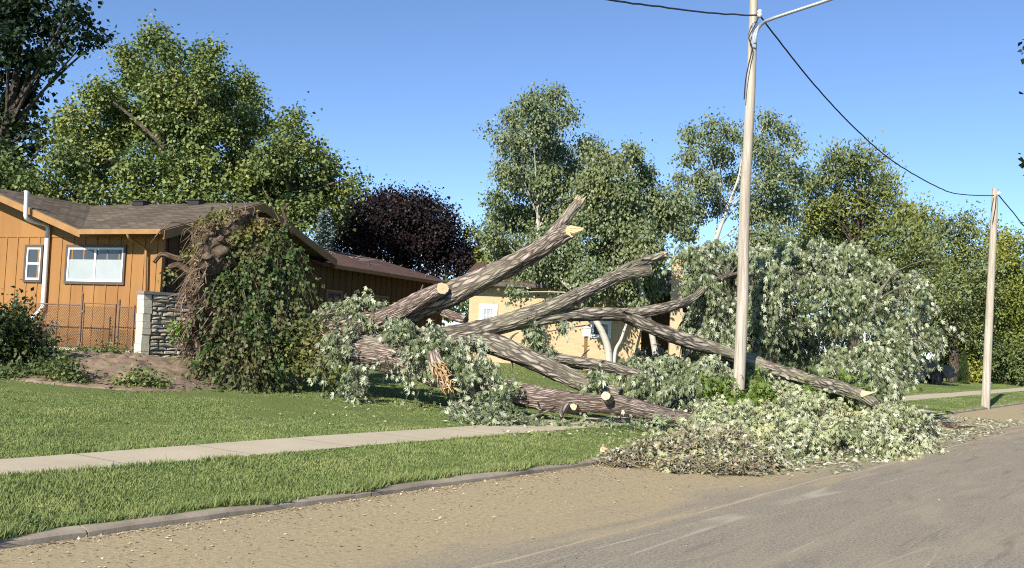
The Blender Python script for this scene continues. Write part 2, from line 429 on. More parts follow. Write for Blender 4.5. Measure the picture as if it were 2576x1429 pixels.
M['l_dark'] = mat_leaf("dark_poplar_leaves", (0.009, 0.020, 0.010), (0.022, 0.040, 0.017), (0.04, 0.06, 0.02), trans=0.05, clump=0.5, spec=0.15)
M['l_green'] = mat_leaf("green_poplar_leaves", (0.068, 0.110, 0.030), (0.19, 0.24, 0.078), (0.30, 0.315, 0.075), trans=0.12, clump=0.33)
M['l_green2'] = mat_leaf("mid_green_leaves", (0.07, 0.11, 0.032), (0.175, 0.22, 0.072), (0.24, 0.26, 0.07), trans=0.12, clump=0.4)
M['l_purple'] = mat_leaf("purple_maple_leaves", (0.012, 0.008, 0.010), (0.030, 0.020, 0.022), (0.038, 0.027, 0.022), trans=0.03, clump=0.6, spec=0.15)
M['l_spruce'] = mat_leaf("blue_spruce_needles", (0.10, 0.14, 0.125), (0.19, 0.24, 0.215), trans=0.03, rough=0.7)
M['l_birch'] = mat_leaf("birch_leaves", (0.075, 0.115, 0.045), (0.205, 0.245, 0.11), (0.22, 0.22, 0.08), back=(0.28, 0.33, 0.21), trans=0.16, clump=0.45)
M['l_olive'] = mat_leaf("olive_green_leaves", (0.10, 0.135, 0.045), (0.22, 0.25, 0.095), (0.30, 0.31, 0.055), trans=0.14, clump=0.28)
M['l_yellow'] = mat_leaf("yellow_green_leaves", (0.13, 0.165, 0.035), (0.27, 0.295, 0.065), (0.37, 0.35, 0.055), trans=0.18, clump=0.25)
M['l_hedge'] = mat_leaf("deep_green_shrub_leaves", (0.055, 0.085, 0.028), (0.14, 0.175, 0.06), (0.19, 0.21, 0.07), trans=0.15, clump=0.4)
M['l_bush'] = mat_leaf("dark_bush_leaves", (0.020, 0.040, 0.014), (0.055, 0.085, 0.028), (0.20, 0.14, 0.05), trans=0.12, clump=1.0, amt3=0.5)

# ------------------------------------------------------------------ mesh builder and object helpers
ORG = {}

class MB:
    def __init__(s): s.v, s.f, s.uv = [], [], []
    def quad(s, a, b, c, d, uv=None):
        i = len(s.v); s.v += [tuple(a), tuple(b), tuple(c), tuple(d)]; s.f.append((i, i + 1, i + 2, i + 3))
        s.uv += uv or [(0, 0), (1, 0), (1, 1), (0, 1)]
        return s
    def poly(s, pts, ax=None, ay=None):
        i = len(s.v); s.v += [tuple(p) for p in pts]; s.f.append(tuple(range(i, i + len(pts))))
        for p in pts:
            p = Vector(p)
            s.uv.append((p.dot(ax), p.dot(ay)) if ax is not None else (p.x, p.y))
        return s
    def box(s, o, ex, ey, ez, uvm=True):
        o, ex, ey, ez = Vector(o), Vector(ex), Vector(ey), Vector(ez)
        if ex.cross(ey).dot(ez) < 0: o, ex = o + ex, -ex
        def q(p, a, b):
            la, lb = a.length, b.length
            s.quad(p, p + a, p + a + b, p + b, [(0, 0), (la, 0), (la, lb), (0, lb)])
        q(o, ey, ex); q(o + ez, ex, ey); q(o, ex, ez); q(o + ey, ez, ex); q(o, ez, ey); q(o + ex, ey, ez)
        return s
    def slab(s, pts, th, ax, ay):
        """polygon pts (counter-clockwise from above) thickened downward by th"""
        pts = [Vector(p) for p in pts]; low = [p - Vector((0, 0, th)) for p in pts]
        s.poly(pts, ax, ay); s.poly(low[::-1], ax, ay)
        n = len(pts)
        for i in range(n):
            j = (i + 1) % n
            s.quad(low[i], low[j], pts[j], pts[i])
        return s
    def prism(s, pts, dvec):
        pts = [Vector(p) for p in pts]; d = Vector(dvec); far = [p + d for p in pts]; n = len(pts)
        nn = (pts[1] - pts[0]).cross(pts[2] - pts[0])
        if nn.dot(d) > 0: pts, far = far, pts; d = -d
        s.poly(pts); s.poly(far[::-1])
        for i in range(n):
            j = (i + 1) % n
            s.quad(pts[j], pts[i], far[i], far[j])
        return s
    def tube(s, pts, rad, n=12, step=None, caps=True, lump=0.0, ridge=0.0, seed=0, smooth=True):
        pts = [Vector(p) for p in pts]
        if isinstance(rad, (int, float)): rad = [rad] * len(pts)
        if smooth and len(pts) > 2:
            out, ro = [], []
            for i in range(len(pts) - 1):
                p0, p1, p2, p3 = pts[max(i - 1, 0)], pts[i], pts[i + 1], pts[min(i + 2, len(pts) - 1)]
                L = (p2 - p1).length; k = max(2, int(L / step)) if step else 5
                for j in range(k):
                    t = j / k
                    out.append(0.5 * ((2 * p1) + (p2 - p0) * t + (2 * p0 - 5 * p1 + 4 * p2 - p3) * t * t + (3 * p1 - p0 - 3 * p2 + p3) * t ** 3))
                    ro.append(rad[i] + (rad[i + 1] - rad[i]) * t)
            out.append(pts[-1]); ro.append(rad[-1]); pts, rad = out, ro
        elif step:
            out, ro = [], []
            for i in range(len(pts) - 1):
                k = max(1, int((pts[i + 1] - pts[i]).length / step))
                for j in range(k):
                    t = j / k; out.append(pts[i].lerp(pts[i + 1], t)); ro.append(rad[i] + (rad[i + 1] - rad[i]) * t)
            out.append(pts[-1]); ro.append(rad[-1]); pts, rad = out, ro
        m = len(pts)
        t0 = (pts[1] - pts[0]).normalized()
        nx = t0.orthogonal().normalized()
        base = len(s.v); L = 0.0
        for i in range(m):
            tg = (pts[min(i + 1, m - 1)] - pts[max(i - 1, 0)]).normalized()
            nx = (nx - tg * nx.dot(tg)).normalized(); ny = tg.cross(nx)
            if i: L += (pts[i] - pts[i - 1]).length
            for j in range(n + 1):
                a = 2 * math.pi * (j % n) / n
                r = rad[i]
                if lump or ridge:
                    q = Vector((math.cos(a) * 1.3, math.sin(a) * 1.3, L * 1.1 + seed * 9.7))
                    r *= 1 + lump * mnoise.noise(q)
                    if ridge > 0.1:
                        q3 = Vector((math.cos(a) * 7.5, math.sin(a) * 7.5, L * 3.2 + seed * 1.7))
                        r *= 1 + 0.10 * (0.35 - abs(mnoise.noise(q3)) * 1.4) + 0.045 * mnoise.noise(q3 * 2.3)
                    if ridge:
                        q2 = Vector((math.cos(a) * 4.5, math.sin(a) * 4.5, L * 1.6 + seed * 3.1))
                        r *= 1 + ridge * mnoise.noise(q2)
                s.v.append(tuple(pts[i] + (nx * math.cos(a) + ny * math.sin(a)) * r))
                s.uv.append((j / n * 2 * math.pi * max(rad), L))
        for i in range(m - 1):
            for j in range(n):
                a = base + i * (n + 1) + j; b = a + n + 1
                s.f.append((a, a + 1, b + 1, b))
        if caps:
            for ring, rev in ((0, True), (m - 1, False)):
                ids = [base + ring * (n + 1) + j for j in range(n)]
                k = len(s.v)
                s.v += [s.v[x] for x in ids]; s.uv += [s.uv[x] for x in ids]
                ids = list(range(k, k + n))
                s.f.append(tuple(ids[::-1] if rev else ids))
        s.last = pts
        return s
    def build(s, name, mat, parent=None, at=None, smooth=False):
        org = ORG[parent.name] if parent else Vector(at if at is not None else (0, 0, 0))
        me = bpy.data.meshes.new(name)
        v = np.array(s.v, dtype=np.float32) - np.array(org, dtype=np.float32)
        me.from_pydata(v.tolist(), [], s.f)
        uvl = me.uv_layers.new(name="UVMap")
        li = np.empty(len(me.loops), dtype=np.int32); me.loops.foreach_get("vertex_index", li)
        uvl.data.foreach_set("uv", np.array(s.uv, dtype=np.float32)[li].ravel())
        if smooth: me.polygons.foreach_set("use_smooth", np.ones(len(me.polygons), dtype=bool))
        me.materials.append(mat)
        return link(name, me, parent, org)

def link(name, me, parent, org):
    o = bpy.data.objects.new(name, me); COL.objects.link(o)
    if parent: o.parent = parent
    else: o.location = org
    ORG[o.name] = Vector(org)
    return o

def thing(name, label, cat, loc, group=None):
    o = bpy.data.objects.new(name, None); COL.objects.link(o); o.location = loc
    o.empty_display_size = 0.2
    ORG[o.name] = Vector(loc)
    return tag(o, label, cat, group)

def tag(o, label, cat, group=None, kind=None):
    o["label"] = label; o["category"] = cat
    if group: o["group"] = group
    if kind: o["kind"] = kind
    return o

def struct(o, label, cat="ground", kind="structure"):
    return tag(o, label, cat, kind=kind)

# ------------------------------------------------------------------ leaves
def tmpl(kind):
    if kind == 'oval':
        v = [(0, 0, 0), (0.30, 0.42, 0.07), (0, 1, -0.10), (0, 0.45, 0.0), (-0.30, 0.42, 0.07)]
        f = [(0, 1, 2, 3), (0, 3, 2, 4)]
    elif kind == 'round':
        v = [(0, 0, 0), (0.44, 0.40, 0.06), (0, 1, -0.08), (0, 0.45, 0.0), (-0.44, 0.40, 0.06)]
        f = [(0, 1, 2, 3), (0, 3, 2, 4)]
    elif kind == 'narrow':
        v = [(0, 0, 0), (0.15, 0.4, 0.04), (0, 1, -0.12), (-0.15, 0.4, 0.04)]
        f = [(0, 1, 2, 3)]
    elif kind == 'maple':
        v = [(0, 0.12, 0)]; f = []
        for ang, L, wd in ((0, 1.0, 0.115), (24, 0.86, 0.09), (-24, 0.86, 0.09), (56, 0.42, 0.06), (-56, 0.42, 0.06)):
            a = R(ang); dx, dy = math.sin(a), math.cos(a); k = len(v)
            for (u, wv, z) in ((0.55, wd, 0.02), (1.0, 0, -0.16), (0.55, -wd, 0.02)):
                v.append((dx * L * u + dy * wv, 0.12 + dy * L * u - dx * wv, z - 0.22 * u * (abs(ang) / 95)))
            f.append((0, k, k + 1, k + 2))
    return np.array(v, dtype=np.float32), np.array(f, dtype=np.int32)

def leaf_mesh(name, pos, dirs, nrm, size, kind, mat, parent=None, at=None, wscale=1.0):
    tv, tf = tmpl(kind); n, k = len(pos), len(tv)
    d = dirs / (np.linalg.norm(dirs, axis=1, keepdims=True) + 1e-9)
    nn = nrm - d * np.sum(nrm * d, axis=1, keepdims=True)
    nn /= (np.linalg.norm(nn, axis=1, keepdims=True) + 1e-9)
    x = np.cross(d, nn)
    S = size[:, None, None]
    V = pos[:, None, :] + S * (x[:, None, :] * tv[None, :, 0:1] * wscale + d[:, None, :] * tv[None, :, 1:2] + nn[:, None, :] * tv[None, :, 2:3])
    org = ORG[parent.name] if parent else Vector(at if at is not None else (0, 0, 0))
    V = (V - np.array(org)[None, None, :]).reshape(-1, 3).astype(np.float32)
    Fc = (tf[None, :, :] + (np.arange(n) * k)[:, None, None]).reshape(-1, 4)
    me = bpy.data.meshes.new(name)
    me.vertices.add(len(V)); me.vertices.foreach_set("co", V.ravel())
    me.loops.add(Fc.size); me.loops.foreach_set("vertex_index", Fc.ravel().astype(np.int32))
    me.polygons.add(len(Fc)); me.polygons.foreach_set("loop_start", (np.arange(len(Fc)) * 4).astype(np.int32))
    me.update(calc_edges=True); me.validate()
    me.materials.append(mat)
    return link(name, me, parent, org)

def unit(n):
    v = RNG.normal(size=(n, 3)); return v / np.linalg.norm(v, axis=1, keepdims=True)

def sprays(blobs, n, spray_r, per=22, inner=0.25, flat=1.0):
    """leaf positions gathered in sprays inside the given balls; returns positions and outward directions"""
    r = np.array([b[1] for b in blobs]); wgt = r ** 2.2; wgt /= wgt.sum()
    pos, out = [], []
    for (c, rad), wg in zip(blobs, wgt):
        k = max(8, int(n * wg)); ns = max(3, int(k / per))
        d = unit(ns)
        rr = rad * (inner + (1.03 - inner) * RNG.random(ns) ** 0.55)
        ctr = np.array(c)[None, :] + d * rr[:, None] * np.array((1, 1, flat))[None, :]
        idx = RNG.integers(0, ns, k)
        wgts = RNG.normal(size=(k, 3)) * spray_r * (0.6 + 0.8 * RNG.random((ns, 1))[idx])
        pos.append(ctr[idx] + wgts); out.append(d[idx] + 0.3 * RNG.normal(size=(k, 3)))
    return np.concatenate(pos), np.concatenate(out)

def foliage(name, blobs, n, size, kind, mat, parent=None, at=None, spray=0.16, per=22, droop=0.35, up=0.6, out_w=0.5, inner=0.25, wscale=1.0, zmin=None, flat=1.0, nout=0.6, gap=None, gscale=2.0):
    pos, out = sprays(blobs, n, spray, per, inner, flat)
    if gap is not None:
        kp = hollow(pos, gscale) > gap; pos, out = pos[kp], out[kp]
    m = len(pos)
    if zmin is not None:
        s_ = (pos[:, 0] - P0.x) * SN.x + (pos[:, 1] - P0.y) * SN.y
        g = gz_s(s_) + zmin
        pos[:, 2] = np.where(pos[:, 2] < g, g + np.abs(RNG.normal(size=m)) * 0.05, pos[:, 2])
    d = out * out_w + unit(m) * 0.7; d[:, 2] -= droop
    nr = unit(m) * 0.7 + out * nout; nr[:, 2] += up
    sz = size * (0.65 + 0.7 * RNG.random(m))
    return leaf_mesh(name, pos, d, nr, sz, kind, mat, parent, at, wscale)

_WK = [(unit(1)[0] * f, p) for f, p in zip((1.0, 1.3, 1.7, 2.2, 2.9), RNG.uniform(0, 6.28, 5))]
def hollow(pos, scale):
    """smooth field in space, about -1..1, used to open gaps in foliage"""
    f = np.zeros(len(pos))
    for wv, ph in _WK: f += np.sin(pos @ (wv * 2 * np.pi / scale) + ph + 1.3 * np.sin(pos @ (wv[[1, 2, 0]] * 2 * np.pi / scale * 0.7)))
    return f / 2.5

def boughs(name, blobs, ntw, size, kind, mat, parent, at=None, per=15, length=(0.3, 0.7), hang=0.8, sag=0.6, spread=0.045, zmin=0.02, gap=None, gscale=1.0, twig_mat=None, wscale=1.0, start=0.75, upb=0.15, stuff=None):
    """leafy twigs that leave the balls outwards, arch over and hang; leaves sit along each twig"""
    r = np.array([b[1] for b in blobs]); wg = r ** 2; wg /= wg.sum()
    idx = RNG.choice(len(blobs), ntw, p=wg)
    C = np.array([tuple(b[0]) for b in blobs])[idx]; Rd = r[idx]
    d = unit(ntw)
    p0 = C + d * (Rd * start * RNG.random(ntw) ** 0.5)[:, None]
    if gap is not None:
        kp = hollow(p0, gscale) > gap
        p0, d, Rd = p0[kp], d[kp], Rd[kp]; ntw = len(p0)
    dr = d * 0.9 + unit(ntw) * 0.55; dr[:, 2] += upb; dr /= np.linalg.norm(dr, axis=1, keepdims=True)
    L = RNG.uniform(length[0], length[1], ntw) * (0.75 + 0.5 * RNG.random(ntw))
    def pt(u, i):
        q = p0[i] + dr[i] * (L[i] * u)[:, None]; q[:, 2] -= L[i] * sag * u * u
        return q
    m = ntw * per; i = np.repeat(np.arange(ntw), per); keep = RNG.random(m) < (0.35 + 0.65 * RNG.random(ntw))[i]; i = i[keep]; m = len(i)
    u = 0.12 + 0.9 * RNG.random(m)
    pos = pt(u, i) + RNG.normal(size=(m, 3)) * spread
    def ground(q):
        g = gz_s((q[:, 0] - P0.x) * SN.x + (q[:, 1] - P0.y) * SN.y) + zmin
        q[:, 2] = np.where(q[:, 2] < g, g + np.abs(RNG.normal(size=len(q))) * 0.04, q[:, 2]); return q
    pos = ground(pos)
    ld = dr[i] * 0.45 + unit(m) * 0.55; ld[:, 2] -= hang
    nr = unit(m) * 0.8 + d[i] * 0.5; nr[:, 2] += 0.15
    sz = size * (0.6 + 0.8 * RNG.random(m))
    o = leaf_mesh(name, pos, ld, nr, sz, kind, mat, parent, at, wscale)
    if twig_mat:
        V, F = [], []; allI = np.arange(ntw)
        rows = [ground(pt(np.full(ntw, uu), allI)) for uu in (0.0, 0.5, 1.0)]
        mbt = MB()
        for k in range(ntw):
            mbt.tube([rows[0][k], rows[1][k], rows[2][k]], [0.007, 0.005, 0.002], 3, caps=False, smooth=False)
        mbt.build("twigs", twig_mat, parent, at)
    return o

def blob3(lst, Y, dj=1.0, k=1.0, yj=0.0):
    """(x, y, radius[, depth]) in frame units -> balls in the world, spread in depth"""
    out = []
    for b in lst:
        y = b[3] + random.uniform(-yj, yj) if len(b) > 3 else Y + random.uniform(-dj, dj)
        out.append((P(b[0], b[1], y), b[2] * y / FPX * k))
    return out

# ------------------------------------------------------------------ ground, road, kerb, walk
def ribbon(name, s0, s1, t0, t1, zf, mat, nt=200, ns=4, thick=None):
    mb = MB()
    ts = np.linspace(t0, t1, nt + 1); ss = np.linspace(s0, s1, ns + 1)
    for t in ts:
        for s in ss:
            x, y = xy(s, t); mb.v.append((x, y, zf(s, t))); mb.uv.append((s, t))
    for i in range(nt):
        for j in range(ns):
            a = i * (ns + 1) + j
            mb.f.append((a + 1, a, a + ns + 1, a + ns + 2))
    return mb.build(name, mat)

S_WALK0, S_WALK1 = 1.92, 3.12
def lawn_z(s, t):
    z = float(gz_s(s))
    if s < 0.12: return -0.07
    if S_WALK0 + 0.02 < s < S_WALK1 - 0.02: return z - 0.08
    x, y = xy(s, t)
    return z + 0.018 * mnoise.noise(Vector((x * 0.7, y * 0.7, 0))) * (1 if s > 0.3 else 0)

mb = MB()
SL = [-700, -200, -60, -20, -9.3, -9.2, 0.10, 0.13, 0.3, 0.7, 1.1, 1.5, 1.91, 1.95, 2.5, 3.09, 3.13, 3.6] + list(np.arange(4.2, 22, 0.7)) + [24, 27, 31, 36, 44, 60, 90, 150, 300, 900]
TL = [-700, -250, -100, -50] + list(np.arange(-30, 40, 0.7)) + [44, 50, 58, 70, 90, 130, 200, 400, 900]
for t in TL:
    for s in SL:
        x, y = xy(s, t); mb.v.append((x, y, lawn_z(s, t) if s > -9.25 else 0.15)); mb.uv.append((s, t))
nS = len(SL)
for i in range(len(TL) - 1):
    for j in range(nS - 1):
        a = i * nS + j; mb.f.append((a + 1, a, a + nS, a + nS + 1))
struct(mb.build("ground", M['lawn'], smooth=True), "green lawn ground running from the kerb back to the houses", "lawn")

struct(ribbon("road", -9.2, 0.0, -40, 200, lambda s, t: 0.0, M['road'], 60, 4), "grey asphalt street dusted with tan sawdust beside the kerb", "road")
DRIVE = (15.5, 19.3)
kb = MB(); kt = -40.0
while kt < 150:
    L = 3.0
    for (ta, tb) in ((kt + 0.008, kt + L - 0.008),):
        if tb > DRIVE[0] and ta < DRIVE[1]: continue
        n = 14
        prof = lambda j: [(0.0, -0.05), (0.015, 0.035), (0.035, 0.05), (0.07, 0.060), (0.14, 0.064), (0.14, -0.05)]
        rings = []
        for i in range(n + 1):
            t = ta + (tb - ta) * i / n
            wob = 0.015 * mnoise.noise(Vector((t * 0.8, 0, 3))) + 0.012 * mnoise.noise(Vector((t * 4.1, 0, 3)))
            ring = []
            for (s, z) in prof(t):
                x, y = xy(s + wob, t); kb.v.append((x, y, z + (0.012 * mnoise.noise(Vector((t * 2.1, s * 9, 1))) if z > 0 else 0))); kb.uv.append((s, t)); ring.append(len(kb.v) - 1)
            rings.append(ring)
        for i in range(n):
            for j in range(5):
                kb.f.append((rings[i][j], rings[i + 1][j], rings[i + 1][j + 1], rings[i][j + 1]))
        kb.f.append(tuple(rings[0])); kb.f.append(tuple(rings[-1][::-1]))
    kt += L
struct(kb.build("kerb", M['kerb']), "weathered concrete kerb along the edge of the street", "kerb")
struct(ribbon("sidewalk", S_WALK0, S_WALK1, -40, 150, lambda s, t: float(gz_s(s)) + 0.006 + 0.02 * mnoise.noise(Vector((t * 0.25, 0, 8))), M['walk'], 300, 3), "pale concrete sidewalk crossing the lawn in front of the houses", "sidewalk")
struct(ribbon("driveway", 0.0, 1.91, DRIVE[0], DRIVE[1], lambda s, t: 0.015 + 0.165 * min(1, s / 1.6) + 0.03, M['walk'], 20, 6), "concrete driveway apron between street and sidewalk", "driveway")

# bare earth berm under the root plate
mb = MB(); n = 96
for i in range(n + 1):
    for j in range(n + 1):
        u_, v_ = (i / n - 0.5) * 2, (j / n - 0.5) * 2
        x, y = MOUND[0] + u_ * MOUND[2], MOUND[1] + v_ * MOUND[3] * 1.35
        rr = math.hypot(u_, v_) + 0.16 * mnoise.noise(Vector((x * 0.8, y * 0.8, 2)))
        h = MOUND[4] * float(sm(1.25 * (1 - rr))) * 1.3 + 0.10 * max(0, 1 - rr) * mnoise.noise(Vector((x * 2.2, y * 2.2, 0))) + 0.10 * max(0, 1 - rr) * mnoise.noise(Vector((x * 5, y * 5, 0))) + 0.06 * max(0, 1 - rr) * mnoise.noise(Vector((x * 13, y * 13, 0)))
        if rr > 0.93: h = -0.06
        mb.v.append((x, y, gz(x, y) + 0.02 + h)); mb.uv.append((x, y))
for i in range(n):
    for j in range(n):
        a = i * (n + 1) + j; mb.f.append((a, a + n + 1, a + n + 2, a + 1))
struct(mb.build("dirt_ground", M['dirt'], smooth=True), "bare brown earth torn up beside the root plate and stone wall", "earth")

# grass blades
def grass():
    N = 1100000
    Yv = 5.2 * (60 / 5.2) ** RNG.random(N); X = Yv * RNG.uniform(-0.60, 0.60, N)
    s = (X - P0.x) * SN.x + (Yv - P0.y) * SN.y; t = (X - P0.x) * SD.x + (Yv - P0.y) * SD.y
    e0 = 0.085 + 0.05 * np.sin(t * 1.7) + 0.04 * np.sin(t * 5.1)
    keep = ((s > e0) & (s < S_WALK0 + 0.03)) | ((s > S_WALK1 - 0.03))
    keep &= ~((t > DRIVE[0]) & (t < DRIVE[1]) & (s < S_WALK0))
    md = np.hypot((X - MOUND[0]) / MOUND[2], (Yv - MOUND[1]) / (MOUND[3] * 1.35))
    keep &= (md > 0.80 + 0.15 * RNG.random(N))
    keep &= ~((s > 16) & (Yv > 24.5) & (X < 0))
    X, Yv, s, t = X[keep], Yv[keep], s[keep], t[keep]; m = len(X)
    z = gz_s(s)
    h = (0.018 + 0.024 * RNG.random(m)) * np.where(RNG.random(m) < 0.02, 1.7, 1.0)
    edge = (s < 0.35) | ((s > S_WALK1) & (s < S_WALK1 + 0.12)) | ((s < S_WALK0) & (s > S_WALK0 - 0.12))
    h *= np.where(edge, 1.5, 1.0); h *= np.where(s < 0.22, 1.5, 1.0)
    clump = 0.75 + 0.5 * (np.sin(X * 3.1 + 2 * np.sin(Yv * 2.3)) * np.sin(Yv * 2.7 + X) > 0)
    h *= clump
    h *= 1 - 0.45 * sm((Yv - 9) / 9)
    wd = 0.0030 * (1 + Yv / 7)
    a = RNG.uniform(0, 2 * np.pi, m); ln = h * RNG.uniform(0.1, 0.9, m); b = RNG.uniform(0, 2 * np.pi, m)
    p = np.stack([X, Yv, z - 0.005], 1)
    w3 = np.stack([np.cos(a) * wd, np.sin(a) * wd, np.zeros(m)], 1)
    tip = p + np.stack([np.cos(b) * ln, np.sin(b) * ln, h], 1)
    V = np.stack([p - w3, p + w3, tip], 1).reshape(-1, 3).astype(np.float32)
    me = bpy.data.meshes.new("grass")
    me.vertices.add(len(V)); me.vertices.foreach_set("co", V.ravel())
    me.loops.add(len(V)); me.loops.foreach_set("vertex_index", np.arange(len(V), dtype=np.int32))
    me.polygons.add(m); me.polygons.foreach_set("loop_start", (np.arange(m) * 3).astype(np.int32))
    me.update(calc_edges=True); me.materials.append(M['grass'])
    o = link("grass", me, None, Vector((0, 0, 0)))
    tag(o, "short green lawn grass on both sides of the sidewalk", "grass", kind="stuff")
grass()

# chips, sawdust flakes and flattened leaves on the street
def litter(name, pts, size, mat, label, cat, flatness=0.25, kind='oval'):
    m = len(pts)
    d = unit(m); d[:, 2] *= flatness
    nr = unit(m) * 0.35; nr[:, 2] += 1.0
    o = leaf_mesh(name, pts, d, nr, size, kind, mat)
    return tag(o, label, cat, kind="stuff")

def street_pts(n, s_fun, t0, t1, z=0.006):
    t = RNG.uniform(t0, t1, n); s = s_fun(n)
    x = P0.x + SN.x * s + SD.x * t; y = P0.y + SN.y * s + SD.y * t
    return np.stack([x, y, np.full(n, z)], 1)
pts = np.concatenate([
    street_pts(6500, lambda n: -np.abs(RNG.normal(size=n)) * 0.9 - 0.02, -9, 14),
    street_pts(3600, lambda n: -np.abs(RNG.normal(size=n)) * 0.10 - 0.02, -9, 4),
    street_pts(700, lambda n: RNG.uniform(-7, 0, n), -8, 20),
    street_pts(2600, lambda n: RNG.uniform(-2.3, -0.0, n), -1.5, 18)])
litter("wood_chips", pts, 0.009 + 0.036 * RNG.random(len(pts)) ** 3, M['chips'], "wood chips and torn leaf scraps strewn over the street by the kerb", "wood chips")
pts = np.concatenate([street_pts(5200, lambda n: -2.15 + 2.2 * RNG.random(n) ** 0.8, 1.2, 12.5),
                      street_pts(1500, lambda n: RNG.uniform(-2.3, 0.1, n), 10, 19),
                      street_pts(600, lambda n: RNG.uniform(-2.6, -1.6, n), 2, 14)])
pts[:, 2] += 0.03 * RNG.random(len(pts))
litter("fallen_leaves", pts, 0.05 + 0.07 * RNG.random(len(pts)), M['paleleaf'], "flattened pale silver leaves carpeting the street around the fallen crown", "leaves", 0.15)

def lawn_pts(n, boxes):
    out = []
    for i in range(n):
        x0, x1, y0, y1 = random.choice(boxes); q = G(random.uniform(x0, x1), random.uniform(y0, y1)); out.append((q.x, q.y, q.z + 0.03))
    return np.array(out)
pts = lawn_pts(520, [(820, 1250, 945, 1075), (1100, 1700, 1040, 1080), (900, 1250, 960, 1040), (1250, 1700, 1085, 1100), (700, 1000, 960, 1060), (1240, 1440, 940, 985)])
litter("lawn_leaves", pts, 0.04 + 0.06 * RNG.random(len(pts)), M['paleleaf'], "loose pale leaves and scraps scattered on the lawn under the trunk", "leaves", 0.4)
pts = lawn_pts(500, [(200, 480, 905, 985), (250, 470, 930, 990), (480, 760, 950, 985)]); pts[:, 2] += 0.06
litter("soil_crumbs", pts, 0.03 + 0.09 * RNG.random(len(pts)) ** 2, mat_island("soil_crumbs", [(0.30, 0.22, 0.15), (0.16, 0.11, 0.07), (0.42, 0.33, 0.23), (0.10, 0.07, 0.05)]), "crumbs of soil and root scraps strewn over the bare earth", "soil", 0.6, 'round')

# ------------------------------------------------------------------ ochre house
HU, HV = Vector((0.925, -0.38, 0)), Vector((0.38, 0.925, 0))
HC = P(392, 800, 26.0); HC.z = 0.80
ZV = Vector((0, 0, 1))
def H(a, b, z): return HC + HU * a + HV * b + ZV * (z - HC.z)
house = thing("house", "ochre wood ranch house with shallow shingled roofs and a low brown rear wing", "house", HC)
EZ = 4.10; RZ = 5.40; OV = 0.6; PB = 3.5
def batten_wall(mb, o, along, nrm, length, z0, ztop, gap=0.42, start=0.2):
    """vertical battens standing on the face of a wall; ztop(a) gives the wall height there"""
    a = start
    while a < length:
        p = o + along * a
        mb.box(Vector((p.x, p.y, z0)), along * 0.045, nrm * 0.02, ZV * (ztop(a) - z0)); a += gap
# front wall (two storeys of board up to the roof) and its gable part on the left
mb = MB()
mb.box(H(-9.5, 0, 0.95), HU * 9.5, HV * 0.2, ZV * (EZ - 0.95))
mb.prism([H(-2.2, 0, EZ), H(-9.5, 0, EZ), H(-6.07, 0, RZ - 0.15)], HV * 0.2)
batten_wall(mb, H(-9.5, 0, 0), HU, -HV, 9.5, 0.95, lambda a: EZ - 0.12, 0.42, 0.13)
mb.box(H(-9.5, -0.018, EZ - 0.13), HU * 9.46, HV * 0.016, ZV * 0.06)
mb.build("wall", M['orange'], house)
mb = MB(); mb.box(H(-9.5, 0.03, 0.3), HU * 9.48, HV * 0.17, ZV * 0.648)
mb.build("foundation", mat_plain("foundation_block", (0.62, 0.56, 0.45), (0.45, 0.40, 0.32), 0.9, 4, bmp=0.4), house)
# side wall with gable, in shade
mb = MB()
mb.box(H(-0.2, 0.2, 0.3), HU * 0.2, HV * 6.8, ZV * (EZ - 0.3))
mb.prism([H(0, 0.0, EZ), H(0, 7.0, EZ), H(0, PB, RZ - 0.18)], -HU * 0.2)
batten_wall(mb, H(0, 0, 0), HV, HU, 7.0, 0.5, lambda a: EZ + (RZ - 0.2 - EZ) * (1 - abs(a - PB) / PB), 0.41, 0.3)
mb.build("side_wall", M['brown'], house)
mb = MB(); mb.box(H(-0.02, -0.03, 0.95), HU * 0.13, HV * 0.1, ZV * (EZ - 1.0))
mb.build("corner_board", M['orange'], house)
# roofs
mb = MB(); TH = 0.09
Aq, Bq = HU, (HV * 0.95 + ZV * 0.31)
mb.slab([H(-2.17, -OV, EZ), H(OV, -OV, EZ), H(OV, PB, RZ), H(-6.07, PB, RZ)], TH, Aq, Bq)
mb.slab([H(OV, 7.6, EZ), H(-10, 7.6, EZ), H(-10, PB, RZ), H(OV, PB, RZ)], TH, Aq, Bq)
mb.slab([H(-2.17, -OV, EZ), H(-6.07, PB, RZ), H(-6.07, -OV, RZ)], TH, HV, (HU * 0.95 + ZV * 0.31))
mb.slab([H(-6.07, -OV, RZ), H(-6.07, PB, RZ), H(-10, PB, EZ), H(-10, -OV, EZ)], TH, HV, (HU * 0.95 + ZV * 0.31))
roof = mb.build("roof", M['shingle'], house)
for a in (-4.15, -2.0):
    mb = MB(); p = H(a, PB - 0.25, RZ - 0.07)
    mb.box(p, HU * 0.42, HV * 0.3, ZV * 0.13)
    mb.box(p + HU * -0.03 + HV * -0.03 + ZV * 0.132, HU * 0.48, HV * 0.36, ZV * 0.03)
    mb.build("roof_vent", M['dark'], roof)
